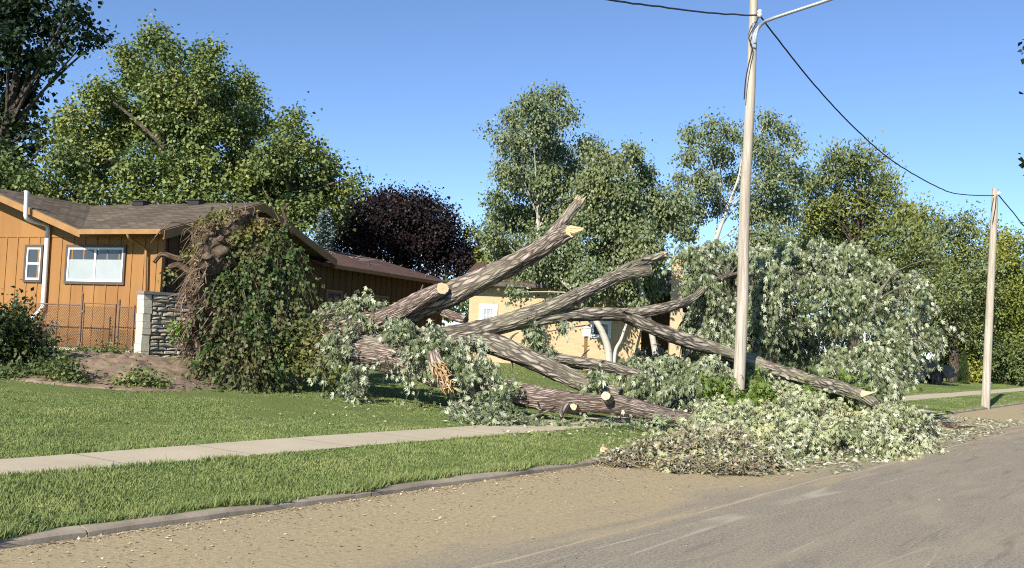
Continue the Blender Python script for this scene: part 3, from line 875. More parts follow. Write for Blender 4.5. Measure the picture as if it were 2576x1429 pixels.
# fascias, gutter, rake boards
mb = MB()
mb.box(H(-2.15, -OV - 0.12, EZ - 0.13), HU * 2.77, HV * 0.115, ZV * 0.13)
gut = mb.build("gutter", M['trim'], house)
mb = MB()
def rake(mb, p0, p1, nrm, h=0.19, th=0.05):
    mb.prism([p0 - ZV * 0.005, p1 - ZV * 0.005, p1 - ZV * h, p0 - ZV * h], nrm * th)
rake(mb, H(-2.17, -OV - 0.004, EZ - 0.02), H(-6.07, -OV - 0.004, RZ - 0.02), -HV)
mb.build("rake_board", M['trim'], house)
mb = MB()
rake(mb, H(OV + 0.004, -OV, EZ - 0.02), H(OV + 0.004, PB, RZ - 0.02), HU, 0.24)
rake(mb, H(OV + 0.004, 7.6, EZ - 0.02), H(OV + 0.004, PB + 0.003, RZ - 0.02), HU, 0.24)
mb.build("rake_board", M['brown_trim'], house)
for b in (0.5, 1.6, 2.7):
    z = EZ + (b + OV) / (PB + OV) * (RZ - EZ) - 0.26
    MB().box(H(0.02, b, z - 0.06), HU * 0.62, HV * 0.09, ZV * 0.14).build("rafter_tail", M['brown_trim'], house)
# downspout at the front wall
mb = MB()
mb.tube([P(322, 581, 25.55), P(324, 598, 25.6), P(345, 612, 25.9), P(366, 628, 26.02), P(367, 650, 26.03), P(363, 840, 26.0)], 0.04, 8, caps=True)
mb.build("downspout", M['trim'], house, smooth=True)
# white vent pipe running over the roof edge and down the wall
def wallp(px, py, off=0.09):
    d = ray(px, py); o = HC - HV * off
    k = (o - Vector((0, 0, EYE))).dot(HV) / d.dot(HV)
    return Vector((0, 0, EYE)) + d * k
mb = MB()
mb.tube([wallp(67, 480, 0.82), wallp(66, 500, 0.82), wallp(65, 530, 0.82), wallp(66, 548, 0.8), wallp(80, 556, 0.6), wallp(115, 566, 0.14), wallp(121, 576, 0.10), wallp(119, 600, 0.10), wallp(109, 760, 0.10), wallp(104, 778, 0.12), wallp(88, 795, 0.2), wallp(80, 812, 0.25), wallp(78, 850, 0.25)],
        [0.055] * 7 + [0.065] * 6, 12)
mb.build("vent_pipe", M['white'], house, smooth=True)

def window(parent, o, ex, nrm, w_, h_, cas, panes=2, upper=None, mullion='v', case_mat='casing', frame_mat='white'):
    """window on a wall: o lower-left of the casing, ex along the wall, nrm outward"""
    ex = ex.normalized(); nrm = nrm.normalized()
    c = MB(); pj = 0.05
    c.box(o, ex * w_, nrm * pj, ZV * cas); c.box(o + ZV * (h_ - cas), ex * w_, nrm * pj, ZV * cas)
    c.box(o + ZV * cas, ex * cas, nrm * pj, ZV * (h_ - 2 * cas)); c.box(o + ex * (w_ - cas) + ZV * cas, ex * cas, nrm * pj, ZV * (h_ - 2 * cas))
    win = c.build("window", M[case_mat], parent)
    f = MB(); t = 0.055; o2 = o + ex * cas + ZV * cas; w2, h2 = w_ - 2 * cas, h_ - 2 * cas; pf = 0.038
    f.box(o2, ex * w2, nrm * pf, ZV * t); f.box(o2 + ZV * (h2 - t), ex * w2, nrm * pf, ZV * t)
    f.box(o2 + ZV * t, ex * t, nrm * pf, ZV * (h2 - 2 * t)); f.box(o2 + ex * (w2 - t) + ZV * t, ex * t, nrm * pf, ZV * (h2 - 2 * t))
    if mullion == 'v': f.box(o2 + ex * (w2 / 2 - t * 0.6) + ZV * t, ex * t * 1.2, nrm * pf, ZV * (h2 - 2 * t))
    if mullion == 'h': f.box(o2 + ZV * (h2 / 2 - t / 2) + ex * t, ex * (w2 - 2 * t), nrm * pf, ZV * t)
    if mullion == 'grid':
        for q in (0.33, 0.66): f.box(o2 + ex * (w2 * q) + ZV * t, ex * 0.02, nrm * 0.03, ZV * (h2 - 2 * t))
        f.box(o2 + ZV * (h2 / 2) + ex * t, ex * (w2 - 2 * t), nrm * 0.028, ZV * 0.02)
    f.build("frame", M[frame_mat], win)
    g = MB(); g.box(o2 + ex * t * 0.5 + ZV * t * 0.5, ex * (w2 - t), nrm * 0.012, ZV * (h2 - t)); g.build("pane", M['glass'], win)
    if upper:
        k = MB()
        k.box(o2 + ex * t * 0.8 + ZV * t * 0.8 + nrm * 0.013, ex * (w2 - 1.6 * t), nrm * 0.006, ZV * (h2 * upper - t))
        k.build("privacy_film", M['curtain'], win)
    return win
def win_on_front(x0, x1, y0, y1, **kw):
    a = wallp(x0, y1, 0.003); b = wallp(x1, y1, 0.003); c = wallp(x0, y0, 0.003)
    return window(house, a, HU, -HV, (b - a).dot(HU), c.z - a.z, **kw)
win_on_front(163, 314, 616, 714, cas=0.075, upper=0.66)
win_on_front(60, 106, 616, 710, cas=0.075, mullion='h')
# glass block basement light
mb = MB(); a0 = H(-1.85, 0.025, 0.78)
mb.box(a0, HU * 0.62, -HV * 0.04, ZV * 0.17); gb = mb.build("basement_window", M['white'], house)
mb = MB()
for q in range(3): mb.box(a0 + HU * (0.03 + q * 0.2) + ZV * 0.02, HU * 0.17, -HV * 0.05, ZV * 0.13)
mb.build("glass_block", M['curtain'], gb)
# rear wing
mb = MB(); WE, WRZ = 3.93, 4.98
mb.box(H(-0.2, 7.0, 0.3), HU * 0.2, HV * 10.0, ZV * (WE - 0.3))
mb.box(H(-7.0, 16.8, 0.3), HU * 6.8, HV * 0.2, ZV * (WE - 0.3))
batten_wall(mb, H(0, 7.0, 0), HV, HU, 10, 0.5, lambda a: WE, 0.41, 0.2)
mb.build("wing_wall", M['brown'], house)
mb = MB()
mb.slab([H(0.45, 7.05, WE), H(0.45, 17.4, WE), H(-3.5, 17.4, WRZ), H(-3.5, 7.05, WRZ)], 0.1, HV, HU)
mb.slab([H(-3.5, 7.05, WRZ), H(-3.5, 17.4, WRZ), H(-7.4, 17.4, WE), H(-7.4, 7.05, WE)], 0.1, HV, HU)
mb.build("wing_roof", M['shingle_brown'], house)
mb = MB(); mb.box(H(0.453, 7.65, WE - 0.14), HU * 0.09, HV * 9.7, ZV * 0.13); mb.build("gutter", M['brown_trim'], house)
for b, wd in ((8.0, 1.0), (11.2, 1.1)):
    window(house, H(0.003, b + wd, 1.9), -HV, HU, wd, 1.2, 0.06, mullion='v', case_mat='brown_trim', frame_mat='casing')
# broken limbs scattered on the wing roof ridge
mb = MB()
for i in range(26):
    b = random.uniform(11.5, 17.2); a = random.uniform(-3.3, 0.1); q = H(a, b, WRZ - (a + 3.5) / 3.95 * (WRZ - WE) + 0.04)
    mb.tube([q, q + HV * random.uniform(-.6, .6) + HU * random.uniform(-.3, .3) + ZV * random.uniform(0.0, .12)], [0.02, 0.008], 5, smooth=False)
tag(mb.build("twig_litter", M['cap'], at=H(-2, 14, WRZ)), "pale broken twigs lying on the brown rear roof", "twigs", kind="stuff")

# ------------------------------------------------------------------ stone wall
sw_o = P(338, 893, 24.8); sw_o.z = gz(sw_o.x, sw_o.y) - 0.05
SV = Vector((0.62, 0.785, 0)).normalized(); SU = Vector((SV.y, -SV.x, 0))
swall = thing("stone_wall", "short ledge stone wall with pale end column beside the ochre house", "wall", sw_o)
SWH = 1.62; SWT = 0.28; SWL = 3.2
mb = MB(); mb.box(sw_o + SU * 0.03 + SV * 0.05, SU * (SWT - 0.06), SV * (SWL - 0.1), ZV * SWH); mb.build("core", M['mortar'], swall)
mb = MB(); z = 0.0
while z < SWH - 0.03:
    h = min(random.uniform(0.065, 0.13), SWH - z); b = 0.24
    while b < SWL:
        L = random.uniform(0.12, 0.5); L = min(L, SWL - b)
        fx = [SWT + random.uniform(-0.03, 0.035) for _ in range(4)]
        e = 0.006 + random.uniform(0, 0.012)
        c4 = [(b + e, z + e), (b + L - e, z + e), (b + L - e - random.uniform(0, .02), z + h - e), (b + e + random.uniform(0, .02), z + h - e)]
        bk = [sw_o + SU * 0.05 + SV * q + ZV * w_ for q, w_ in c4]; fr = [sw_o + SU * f + SV * q + ZV * w_ for (q, w_), f in zip(c4, fx)]
        mid = sw_o + SU * (max(fx) + random.uniform(0.0, 0.03)) + SV * (b + L * random.uniform(.35, .65)) + ZV * (z + h * random.uniform(.35, .7))
        k0 = len(mb.v); mb.v += [tuple(q) for q in bk + fr + [mid]]; mb.uv += [(0, 0)] * 9
        for i in range(4):
            j = (i + 1) % 4; mb.f.append((k0 + i, k0 + j, k0 + 4 + j, k0 + 4 + i)); mb.f.append((k0 + 4 + i, k0 + 4 + j, k0 + 8))
        b += L
    z += h
mb.build("stone_courses", M['stone'], swall)
mb = MB(); z = 0.0
while z < SWH - 0.02:
    h = min(random.uniform(0.13, 0.25), SWH - z)
    mb.box(sw_o + SU * random.uniform(-0.015, 0.01) + SV * random.uniform(-0.02, 0.01) + ZV * z, SU * (SWT + random.uniform(0.0, 0.03)), SV * random.uniform(0.21, 0.235), ZV * (h - 0.008)); z += h
mb.build("end_column", M['limestone'], swall)
mb = MB(); mb.box(sw_o - SU * 0.04 - SV * 0.04 + ZV * (SWH + 0.002), SU * (SWT + 0.09), SV * (SWL + 0.05), ZV * 0.075); mb.build("cap_stone", M['cap'], swall)

# ------------------------------------------------------------------ chain link fence with gate
fo = P(332, 890, 25.1); fz = gz(fo.x, fo.y)
fence = thing("chain_link_fence", "rusty chain link fence with a gate before the ochre wall", "fence", Vector((fo.x, fo.y, fz)))
FO = Vector((fo.x, fo.y, fz))
def FP(a, z): return FO - HU * a + ZV * z
def fence_mesh(mb, a0, a1, h, gap=0.075, r=0.006):
    def wire(p, q): mb.tube([p, q], r, 3, caps=False, smooth=False)
    k = a0 - h
    while k < a1:
        for sgn in (1, -1):
            za, zb = 0.0, h; xa, xb = k, k + h
            if xa < a0: za = a0 - xa; xa = a0
            if xb > a1: zb = h - (xb - a1); xb = a1
            if xb > xa:
                if sgn == 1: wire(FP(xa, 0.06 + za), FP(xb, 0.06 + zb))
                else: wire(FP(xa, 0.06 + h - za), FP(xb, 0.06 + h - zb))
        k += gap
posts = [(0.02, 1.25), (0.52, 1.38), (1.78, 1.52), (4.2, 1.3)]
for a, h in posts:
    mb = MB(); mb.tube([FP(a, -0.25), FP(a, h)], 0.032, 10, smooth=False); mb.tube([FP(a, h), FP(a, h + 0.05)], [0.038, 0.012], 10, smooth=False)
    mb.build("post", M['rust'], fence, smooth=True)
mb = MB(); fence_mesh(mb, 0.04, 0.5, 1.14); mb.build("chain_mesh", M['rust'], fence)
mb = MB(); fence_mesh(mb, 1.82, 4.2, 1.14); mb.build("chain_mesh", M['rust'], fence)
mb = MB(); mb.tube([FP(0.02, 1.22), FP(0.52, 1.22)], 0.02, 8, smooth=False); mb.build("top_rail", M['rust'], fence); mb = MB(); mb.tube([FP(1.8, 1.24), FP(4.2, 1.24)], 0.02, 8, smooth=False); mb.build("top_rail", M['rust'], fence)
mb = MB()
mb.tube([FP(0.63, 0.06), FP(0.63, 1.28), FP(1.70, 1.30), FP(1.70, 0.06), FP(0.63, 0.06)], 0.02, 8, smooth=False)
gate = mb.build("gate", M['rust'], fence)
mb = MB(); fence_mesh(mb, 0.65, 1.68, 1.16); mb.build("chain_mesh", M['rust'], gate)
for z in (0.2, 1.05): MB().box(FP(1.80, z) - HV * 0.03, HU * 0.12, HV * 0.05, ZV * 0.06).build("hinge", M['rust'], gate)

# ------------------------------------------------------------------ tan brick house
bo = P(1174, 905, 36.0); bz = gz(bo.x, bo.y) - 0.05
BO = Vector((bo.x, bo.y, bz))
BU, BV = Vector((0.995, -0.10, 0)), Vector((0.10, 0.995, 0))
def BP(a, b, z): return BO + BU * a + BV * b + ZV * z
bh = thing("house", "tan brick house with white framed windows and a tall brick chimney", "house", BO)
def bwallp(px, py, off=0.003):
    d = ray(px, py); o = BO - BV * off
    k = (o - Vector((0, 0, EYE))).dot(BV) / d.dot(BV)
    return Vector((0, 0, EYE)) + d * k
BW = (bwallp(1612, 880) - BO).dot(BU)
mb = MB(); mb.box(BP(0, 0, 0), BU * BW, BV * 0.25, ZV * 2.92); mb.box(BP(0, 0.25, 0), BU * 0.25, BV * 8, ZV * 2.92)
mb.prism([BP(0, 0.25, 2.92), BP(0, 8.25, 2.92), BP(0, 4.2, 3.8)], BU * 0.25)
mb.build("wall", M['brick'], bh)
mb = MB()
mb.slab([BP(-0.4, -0.4, 2.92), BP(BW + 5, -0.4, 2.92), BP(BW + 5, 4.2, 3.95), BP(-0.4, 4.2, 3.95)], 0.1, BU, BV)
mb.slab([BP(-0.4, 4.2, 3.95), BP(BW + 5, 4.2, 3.95), BP(BW + 5, 9, 2.92), BP(-0.4, 9, 2.92)], 0.1, BU, BV)
mb.build("roof", M['shingle_brown'], bh)
mb = MB(); mb.box(BP(-0.4, -0.51, 2.77), BU * (BW + 5.4), BV * 0.105, ZV * 0.15); mb.build("gutter", M['casing'], bh)
def bwin(x0, x1, y0, y1, **kw):
    a = bwallp(x0, y1); b = bwallp(x1, y1); c = bwallp(x0, y0)
    return window(bh, a, BU, -BV, (b - a).dot(BU), c.z - a.z, **kw)
bwin(1204, 1250, 764, 822, cas=0.13, mullion='grid', upper=0.9, case_mat='white')
bwin(1484, 1537, 806, 850, cas=0.07, mullion='none', case_mat='white')
mb = MB(); cb_ = bwallp(1682, 850); ca = (cb_ - BO).dot(BU)
cw = (bwallp(1712, 850) - cb_).dot(BU)
mb.box(BP(ca, -0.62, 0), BU * cw, BV * 0.6, ZV * ((bwallp(1690, 655) - BO).z)); mb.box(BP(ca - 0.04, -0.66, (bwallp(1690, 655) - BO).z + 0.003), BU * (cw + 0.08), BV * 0.68, ZV * 0.1)
mb.build("chimney", M['brick'], bh)
mb = MB(); mb.box(BP(BW, 1.2, 0), BU * 5, BV * 0.2, ZV * 2.6)
mb.build("porch_wall", M['brown'], bh)

# white box on a brown post
q = G(1472, 915); q = P(1472, 915, 33.5); q.z = gz(q.x, q.y)
bx = thing("mail_box", "white box on a brown post in front of the tan brick wall", "post box", q)
mb = MB(); ht = P(1474, 846, 33.5).z
mb.box(q + Vector((-0.055, -0.05, -0.1)), (0.11, 0, 0), (0, 0.1, 0), (0, 0, ht - q.z + 0.1)); mb.box(q + Vector((-0.12, -0.03, ht - q.z - 0.36)), (0.24, 0, 0), (0, 0.06, 0), (0, 0, 0.05)); mb.build("post", M['brown_trim'], bx)
mb = MB(); b0 = Vector((q.x - 0.13, q.y - 0.12, ht)); mb.box(b0, (0.26, 0, 0), (0, 0.24, 0), (0, 0, 0.28)); mb.prism([b0 + Vector((-.03, -.03, .282)), b0 + Vector((.29, -.03, .282)), b0 + Vector((.13, -.03, .36))], (0, 0.3, 0)); mb.build("box", M['white'], bx)

# ------------------------------------------------------------------ utility poles and lines
pb = P(1853, 1060, 19.5); pb.z = gz(pb.x, pb.y)
def axis_at(base, px0, py0, px1, py1, Y): return P(px0, py0, Y), P(px1, py1, Y)
pole1 = thing("utility_pole", "tall pale wooden utility pole with a street lamp arm beside the fallen crown", "utility pole", pb)
top1 = P(1897, -20, 19.5)
mb = MB(); mb.tube([pb - ZV * 0.4, pb.lerp(top1, 0.25) + Vector((0.02, 0, 0)), pb.lerp(top1, 0.5) - Vector((0.015, 0, 0)), pb.lerp(top1, 0.75) + Vector((0.012, 0, 0)), top1], [0.122, 0.114, 0.104, 0.094, 0.083], 24, step=0.2, lump=0.05, ridge=0.02, seed=3)
mb.build("pole", M['pole'], pole1, smooth=True)
mb = MB()
arm = [P(1899, 108, 19.38), P(1901, 92, 19.36), P(1907, 72, 19.34), P(1920, 58, 19.25), P(1945, 46, 19.05), P(2090, -2, 18.5), P(2200, -40, 18.0)]
mb.tube(arm, 0.035, 10, step=0.1); mb.box(P(1896, 120, 19.40) - Vector((0.04, 0.02, 0)), (0.08, 0, 0), (0, 0.05, 0), (0, 0, 0.5))
armo = mb.build("lamp_arm", M['galv'], pole1, smooth=True)
mb = MB(); lp = arm[-1]; mb.tube([lp, lp + Vector((0.15, -0.1, 0.02)), lp + Vector((0.4, -0.28, 0.0)), lp + Vector((0.55, -0.38, -0.03))], [0.05, 0.1, 0.13, 0.05], 12); mb.build("lamp_head", M['galv'], armo, smooth=True)
mb = MB(); ip = P(1911, 34, 19.3)
mb.tube([ip - ZV * 0.07, ip - ZV * 0.03, ip, ip + ZV * 0.04, ip + ZV * 0.08], [0.03, 0.055, 0.035, 0.055, 0.02], 10); mb.build("insulator", M['porcelain'], pole1, smooth=True)
mb = MB(); mb.tube([P(1909, 42, 19.33), P(1880 + 16, 70, 19.34), P(1884, 95, 19.34), P(1892, 122, 19.33), P(1884, 160, 19.33), P(1876, 200, 19.33), P(1872, 250, 19.36)], 0.012, 6); mb.build("ground_wire", M['wire'], pole1, smooth=True)
fb = G(2478, 1026)
pole2 = thing("utility_pole", "far pale utility pole at the kerb near the driveway, shorter in view", "utility pole", fb)
FY = fb.y; top2 = P(2504, 474, FY)
mb = MB(); mb.tube([fb - ZV * 0.4, fb.lerp(top2, 0.5), top2], [0.145, 0.122, 0.095], 16, step=0.4, lump=0.02, seed=8); mb.build("pole", M['pole'], pole2, smooth=True)
mb = MB(); ip2 = P(2513, 486, FY - 0.1); mb.tube([ip2 - ZV * 0.05, ip2, ip2 + ZV * 0.06], [0.05, 0.06, 0.03], 8); mb.build("insulator", M['porcelain'], pole2, smooth=True)
mb = MB(); mb.tube([P(2506, 492, FY - 0.14), P(2504, 520, FY - 0.14), P(2497, 560, FY - 0.15)], 0.014, 6); mb.build("ground_wire", M['wire'], pole2, smooth=True)
def line(pts, r, label, wob=0.0):
    mb = MB(); mb.tube(pts, r, 6, step=0.25)
    if wob:
        vv = np.array(mb.v); n7 = 7
        for i in range(len(vv) // n7 - 2):
            vv[i * n7:(i + 1) * n7, 2] += wob * mnoise.noise(Vector((i * 0.9, 0, 0)))
        mb.v = vv.tolist()
    return tag(mb.build("power_line", M['wire'], at=pts[0], smooth=True), label, "power line", "power lines strung between the poles")
line([P(1911, 38, 19.3), P(1880, 38, 19.2), P(1780, 32, 18.3), P(1660, 17, 17.0), P(1530, -1, 15.6), P(1300, -45, 13.5), P(800, -200, 9.5)], 0.016, "thick black cable running from the lamp pole up to the top edge", 0.02)
line([P(1911, 38, 19.3), P(1960, 103, 20.2), P(2050, 215, 21.9), P(2150, 322, 23.8), P(2250, 408, 25.8), P(2370, 476, 28.4), P(2430, 490, 29.8), P(2500, 492, FY - 0.15)], 0.016, "black cable sagging from the lamp pole to the far pole", 0.012)
line([P(2510, 488, FY - 0.1), P(2545, 530, FY + 3), P(2600, 590, FY + 8), P(2700, 650, FY + 18), P(2800, 670, FY + 30)], 0.02, "black cable leaving the far pole at the right edge")

# ------------------------------------------------------------------ fallen maple
tb = P(770, 850, 20.6); tb.z = gz(tb.x, tb.y)
ft = thing("fallen_tree", "uprooted maple with sawn limbs lying across lawn and sidewalk", "fallen tree", tb)
def limb(pts, rad, mat='bark', n=44, cut=True, splinter=False, name="limb", step=0.035, tilt=0.35):
    Pts = [P(*p) for p in pts]
    mb = MB(); mb.tube(Pts, rad, n, step=step, lump=0.18, ridge=0.15, seed=random.random() * 10, caps=True)
    end = mb.last[-1]; dr = (mb.last[-1] - mb.last[-3]).normalized(); nr_ = len(mb.last)
    cn = (dr + Vector((0.15, -1, 0.1)) * tilt).normalized()
    if cut:
        for i in range(nr_):
            dd = (end - mb.last[i]).length; wgt = max(0.0, 1 - dd / (2.2 * rad[-1]))
            if wgt <= 0: continue
            for j in range(n + 1):
                v = Vector(mb.v[i * (n + 1) + j]); v = v - dr * ((v - mb.last[i]).dot(cn) / dr.dot(cn)) * wgt
                mb.v[i * (n + 1) + j] = tuple(v)
        k0 = len(mb.v) - n; rim = [Vector(mb.v[(nr_ - 1) * (n + 1) + j]) for j in range(n)]
        for j in range(n): mb.v[k0 + j] = tuple(rim[j])
    o = mb.build(name, M[mat], ft, smooth=True)
    if cut:
        c = MB(); ring = [end + (q - end) * 0.93 - cn * 0.02 for q in rim]
        c.prism(ring, cn * 0.026)
        vx = cn.orthogonal().normalized(); vy = cn.cross(vx); kk = 1.0 / max(rad[-1], 1e-3)
        c.uv = [((Vector(q) - end).dot(vx) * kk, (Vector(q) - end).dot(vy) * kk) for q in c.v]
        co = c.build("cut_face", M['cut_rings'], o)
    if name == "limb" and len(mb.last) > 40:
        for i in range(4):
            k = random.randrange(12, len(mb.last) - 12); p0 = mb.last[k]; tg = (mb.last[k + 1] - p0).normalized()
            sd = (Vector((random.uniform(-1, 1), random.uniform(-1, 0.2), random.uniform(-0.6, 1))).cross(tg)).normalized()
            rl = (Vector(mb.v[k * (n + 1)]) - p0).length; L_ = random.uniform(0.05, 0.28)
            t_ = MB(); t_.tube([p0 + sd * rl * 0.7, p0 + sd * (rl + L_ * 0.5) + tg * L_ * 0.25, p0 + sd * (rl + L_) + tg * L_ * 0.6], [random.uniform(0.018, 0.035), 0.018, 0.010], 8, lump=0.2)
            t_.build("twig_stub", M[mat], o, smooth=True)
    if splinter:
        c = MB()
        for i in range(34):
            a = random.uniform(0, 2 * math.pi); q = random.uniform(0, 1) ** 0.5 * rad[-1] * 0.95
            nx = dr.orthogonal().normalized(); ny = dr.cross(nx)
            p0 = end - dr * 0.05 + nx * math.cos(a) * q + ny * math.sin(a) * q
            L = random.uniform(0.05, 0.13) if i < 31 else random.uniform(0.14, 0.22)
            c.tube([p0, p0 + dr * L + Vector((random.uniform(-.04, .04), random.uniform(-.04, .04), random.uniform(-.04, .04)))], [random.uniform(0.015, 0.04), 0.004], 5, smooth=False)
        c.build("splinters", M['torn'], o)
    return o
S_ = 1 / FPX
def rr(w, Y): return w * 0.355 * Y * S_
limb([(640, 820, 20.7), (760, 850, 20.4), (860, 880, 19.9), (1000, 905, 19.4), (1130, 950, 18.9), (1260, 985, 18.3), (1400, 1008, 17.9), (1540, 1018, 17.7), (1660, 1042, 17.5), (1775, 1066, 17.3)],
     [rr(170, 20.5), rr(150, 20), rr(110, 20), rr(95, 19.4), rr(88, 18.9), rr(84, 18.3), rr(76, 17.9), rr(66, 17.7), rr(56, 17.5), rr(46, 17.3)], 'bark_pink', 30, cut=False, name="trunk")
limb([(740, 860, 20.5), (860, 830, 20.2), (960, 802, 19.8), (1040, 765, 19.5), (1113, 726, 19.3)], [rr(120, 20), rr(95, 20), rr(66, 20), rr(58, 19.5), rr(46, 19.3)], 'bark_pink', tilt=1.0)
limb([(1020, 800, 19.9), (1090, 762, 19.75), (1150, 735, 19.7), (1250, 685, 19.6), (1340, 637, 19.5), (1400, 600, 19.5), (1436, 582, 19.4)], [rr(60, 20), rr(78, 20), rr(82, 19.7), rr(74, 19.6), rr(66, 19.5), rr(60, 19.5), rr(46, 19.4)], 'bark', tilt=1.1)
limb([(1370, 618, 19.55), (1405, 572, 19.6), (1434, 535, 19.7), (1458, 506, 19.8)], [rr(38, 19.5), rr(42, 19.5), rr(38, 19.5), rr(32, 19.5)], 'bark', cut=False, splinter=True)
mb = MB()
for i in range(9):
    p0 = P(1436 + random.uniform(-2, 6), 576 + random.uniform(-4, 10), 19.36); mb.tube([p0, p0.lerp(P(1470, 575 + random.uniform(-4, 5), 19.3), random.uniform(.5, 1))], [0.05, 0.006], 5, smooth=False)
mb.build("splinters", M['cut'], ft)
limb([(1080, 770, 19.9), (1110, 782, 19.7), (1140, 795, 19.5), (1172, 806, 19.3)], [rr(30, 19.6)] * 2 + [rr(32, 19.5), rr(30, 19.4)], 'bark_pink', cut=False)
limb([(900, 880, 19.8), (1020, 860, 19.5), (1120, 848, 19.3), (1200, 832, 19.2), (1300, 806, 19.2), (1400, 770, 19.3), (1470, 735, 19.5), (1550, 698, 19.7), (1600, 686, 19.8), (1638, 681, 19.9)],
     [rr(90, 19.5), rr(80, 19.5), rr(72, 19.4), rr(66, 19.4), rr(62, 19.4), rr(58, 19.4), rr(50, 19.5), rr(44, 19.5), rr(40, 19.8), rr(36, 19.9)], 'bark_mossy', tilt=0.3)
limb([(1520, 715, 19.8), (1570, 678, 19.95), (1620, 658, 20.1), (1670, 641, 20.3)], [rr(30, 20), rr(32, 20), rr(32, 20), rr(27, 20)], 'bark_mossy', cut=False, splinter=True)
limb([(1290, 815, 19.3), (1370, 800, 19.3), (1450, 792, 19.5), (1530, 790, 19.7), (1610, 788, 19.9), (1690, 770, 20.2), (1740, 752, 20.5), (1785, 715, 20.8), (1830, 695, 21.2), (1900, 686, 21.8), (1985, 682, 22.2), (2060, 700, 22.5)],
     [rr(52, 19.3), rr(48, 19.4), rr(46, 19.5), rr(44, 19.7), rr(42, 19.9), rr(36, 20), rr(28, 20), rr(22, 20), rr(18, 21), rr(15, 22), rr(12, 22), rr(6, 22)], 'bark_mossy', cut=False)
limb([(1570, 792, 19.8), (1640, 825, 19.9), (1720, 856, 20.05), (1800, 880, 20.2), (1870, 903, 20.25), (1940, 930, 20.2), (1996, 950, 20.1)],
     [rr(40, 20), rr(48, 20), rr(50, 20), rr(50, 20), rr(50, 20), rr(50, 20), rr(48, 20)], 'bark_mossy', cut=False)
limb([(1940, 930, 20.1), (2050, 960, 18.9), (2120, 978, 18.1), (2175, 1000, 17.4), (2202, 1018, 17.1)], [rr(48, 20), rr(46, 19.5), rr(46, 19), rr(42, 17.5), rr(30, 17)], 'bark_mossy', cut=False)
mb = MB()
for i in range(7):
    p0 = P(2172 + random.uniform(-6, 6), 992 + random.uniform(-5, 6), 17.3); mb.tube([p0, p0.lerp(P(2208, 984 + random.uniform(-3, 4), 17.1), random.uniform(.6, 1))], [0.045, 0.005], 5, smooth=False)
mb.build("splinters", M['cut'], ft)
limb([(1160, 850, 19.3), (1230, 862, 19.1), (1310, 895, 18.8), (1400, 935, 18.5), (1480, 968, 18.2), (1560, 996, 17.95)],
     [rr(70, 19.3), rr(76, 19.1), rr(70, 18.8), rr(64, 18.5), rr(60, 18.2), rr(54, 18)], 'bark_mossy', cut=False)
limb([(1250, 880, 19.3), (1380, 900, 19.3), (1480, 914, 19.3), (1560, 930, 19.2), (1680, 965, 19.0), (1780, 985, 18.9)], [rr(44, 19.3), rr(42, 19.3), rr(38, 19.2), rr(34, 19), rr(28, 19), rr(20, 19)], 'bark_mossy', cut=False)
# short sawn stubs on the lower trunk
for (pts, wd) in (([(1535, 1010, 17.7), (1526, 1000, 17.42), (1523, 996, 17.34)], 34), ([(1448, 1020, 17.8), (1444, 1022, 17.5), (1443, 1023, 17.42)], 24)):
    limb(pts, [rr(wd + 4, 17.6), rr(wd, 17.5), rr(wd - 1, 17.4)], 'bark', 16, name="stub", tilt=0.8)
limb([(1425, 1020, 17.6), (1412, 1042, 17.2), (1418, 1058, 17.0)], [rr(26, 17.5), rr(18, 17.3), rr(15, 17)], 'bark_mossy', 12, name="stub")
limb([(1395, 1025, 17.5), (1340, 1048, 17.0), (1270, 1050, 16.8), (1200, 1052, 16.7)], [rr(10, 17), rr(12, 17), rr(9, 17), rr(5, 17)], 'bark_mossy', 8, cut=False)
# torn hanging stub
o = limb([(1090, 890, 18.3), (1100, 920, 18.15), (1115, 950, 18.05), (1130, 978, 18.0)], [rr(44, 18), rr(58, 18), rr(60, 18), rr(44, 18)], 'bark_pink', 14, cut=True, tilt=0.5, name="torn_stub")
c = MB()
for i in range(110):
    t = random.random(); p0 = P(1098 + 30 * t + random.uniform(-20, 20), 908 + 70 * t, 17.9 + random.uniform(-.12, .12))
    c.tube([p0, p0 + Vector((random.uniform(-.03, .12), random.uniform(-.06, .06), random.uniform(-.22, .05)))], [0.018, 0.004], 4, smooth=False)
c.build("splinters", M['torn'], o)
# finer boughs through the crown
BS = [(1830, 700, 21.2), (1900, 880, 20.6), (2060, 700, 22.3), (2120, 960, 19.6), (1700, 850, 20.2), (2000, 800, 21.2), (2100, 800, 21.6), (2200, 760, 22), (2250, 860, 21.6), (1950, 690, 22)]
for i in range(44):
    e = (random.uniform(1700, 2370), random.uniform(650, 930), random.uniform(20.8, 22.8))
    a = min(BS, key=lambda b: abs(b[0] - e[0]) + abs(b[1] - e[1]) + random.uniform(0, 60))
    mid = ((a[0] + e[0]) / 2 + random.uniform(-20, 20), (a[1] + e[1]) / 2 - random.uniform(5, 35), (a[2] + e[2]) / 2)
    mb = MB(); mb.tube([P(*a), P(*mid), P(*e)], [0.03, 0.018, 0.006], 6); mb.build("bough", M['bark_mossy'], ft, smooth=True)

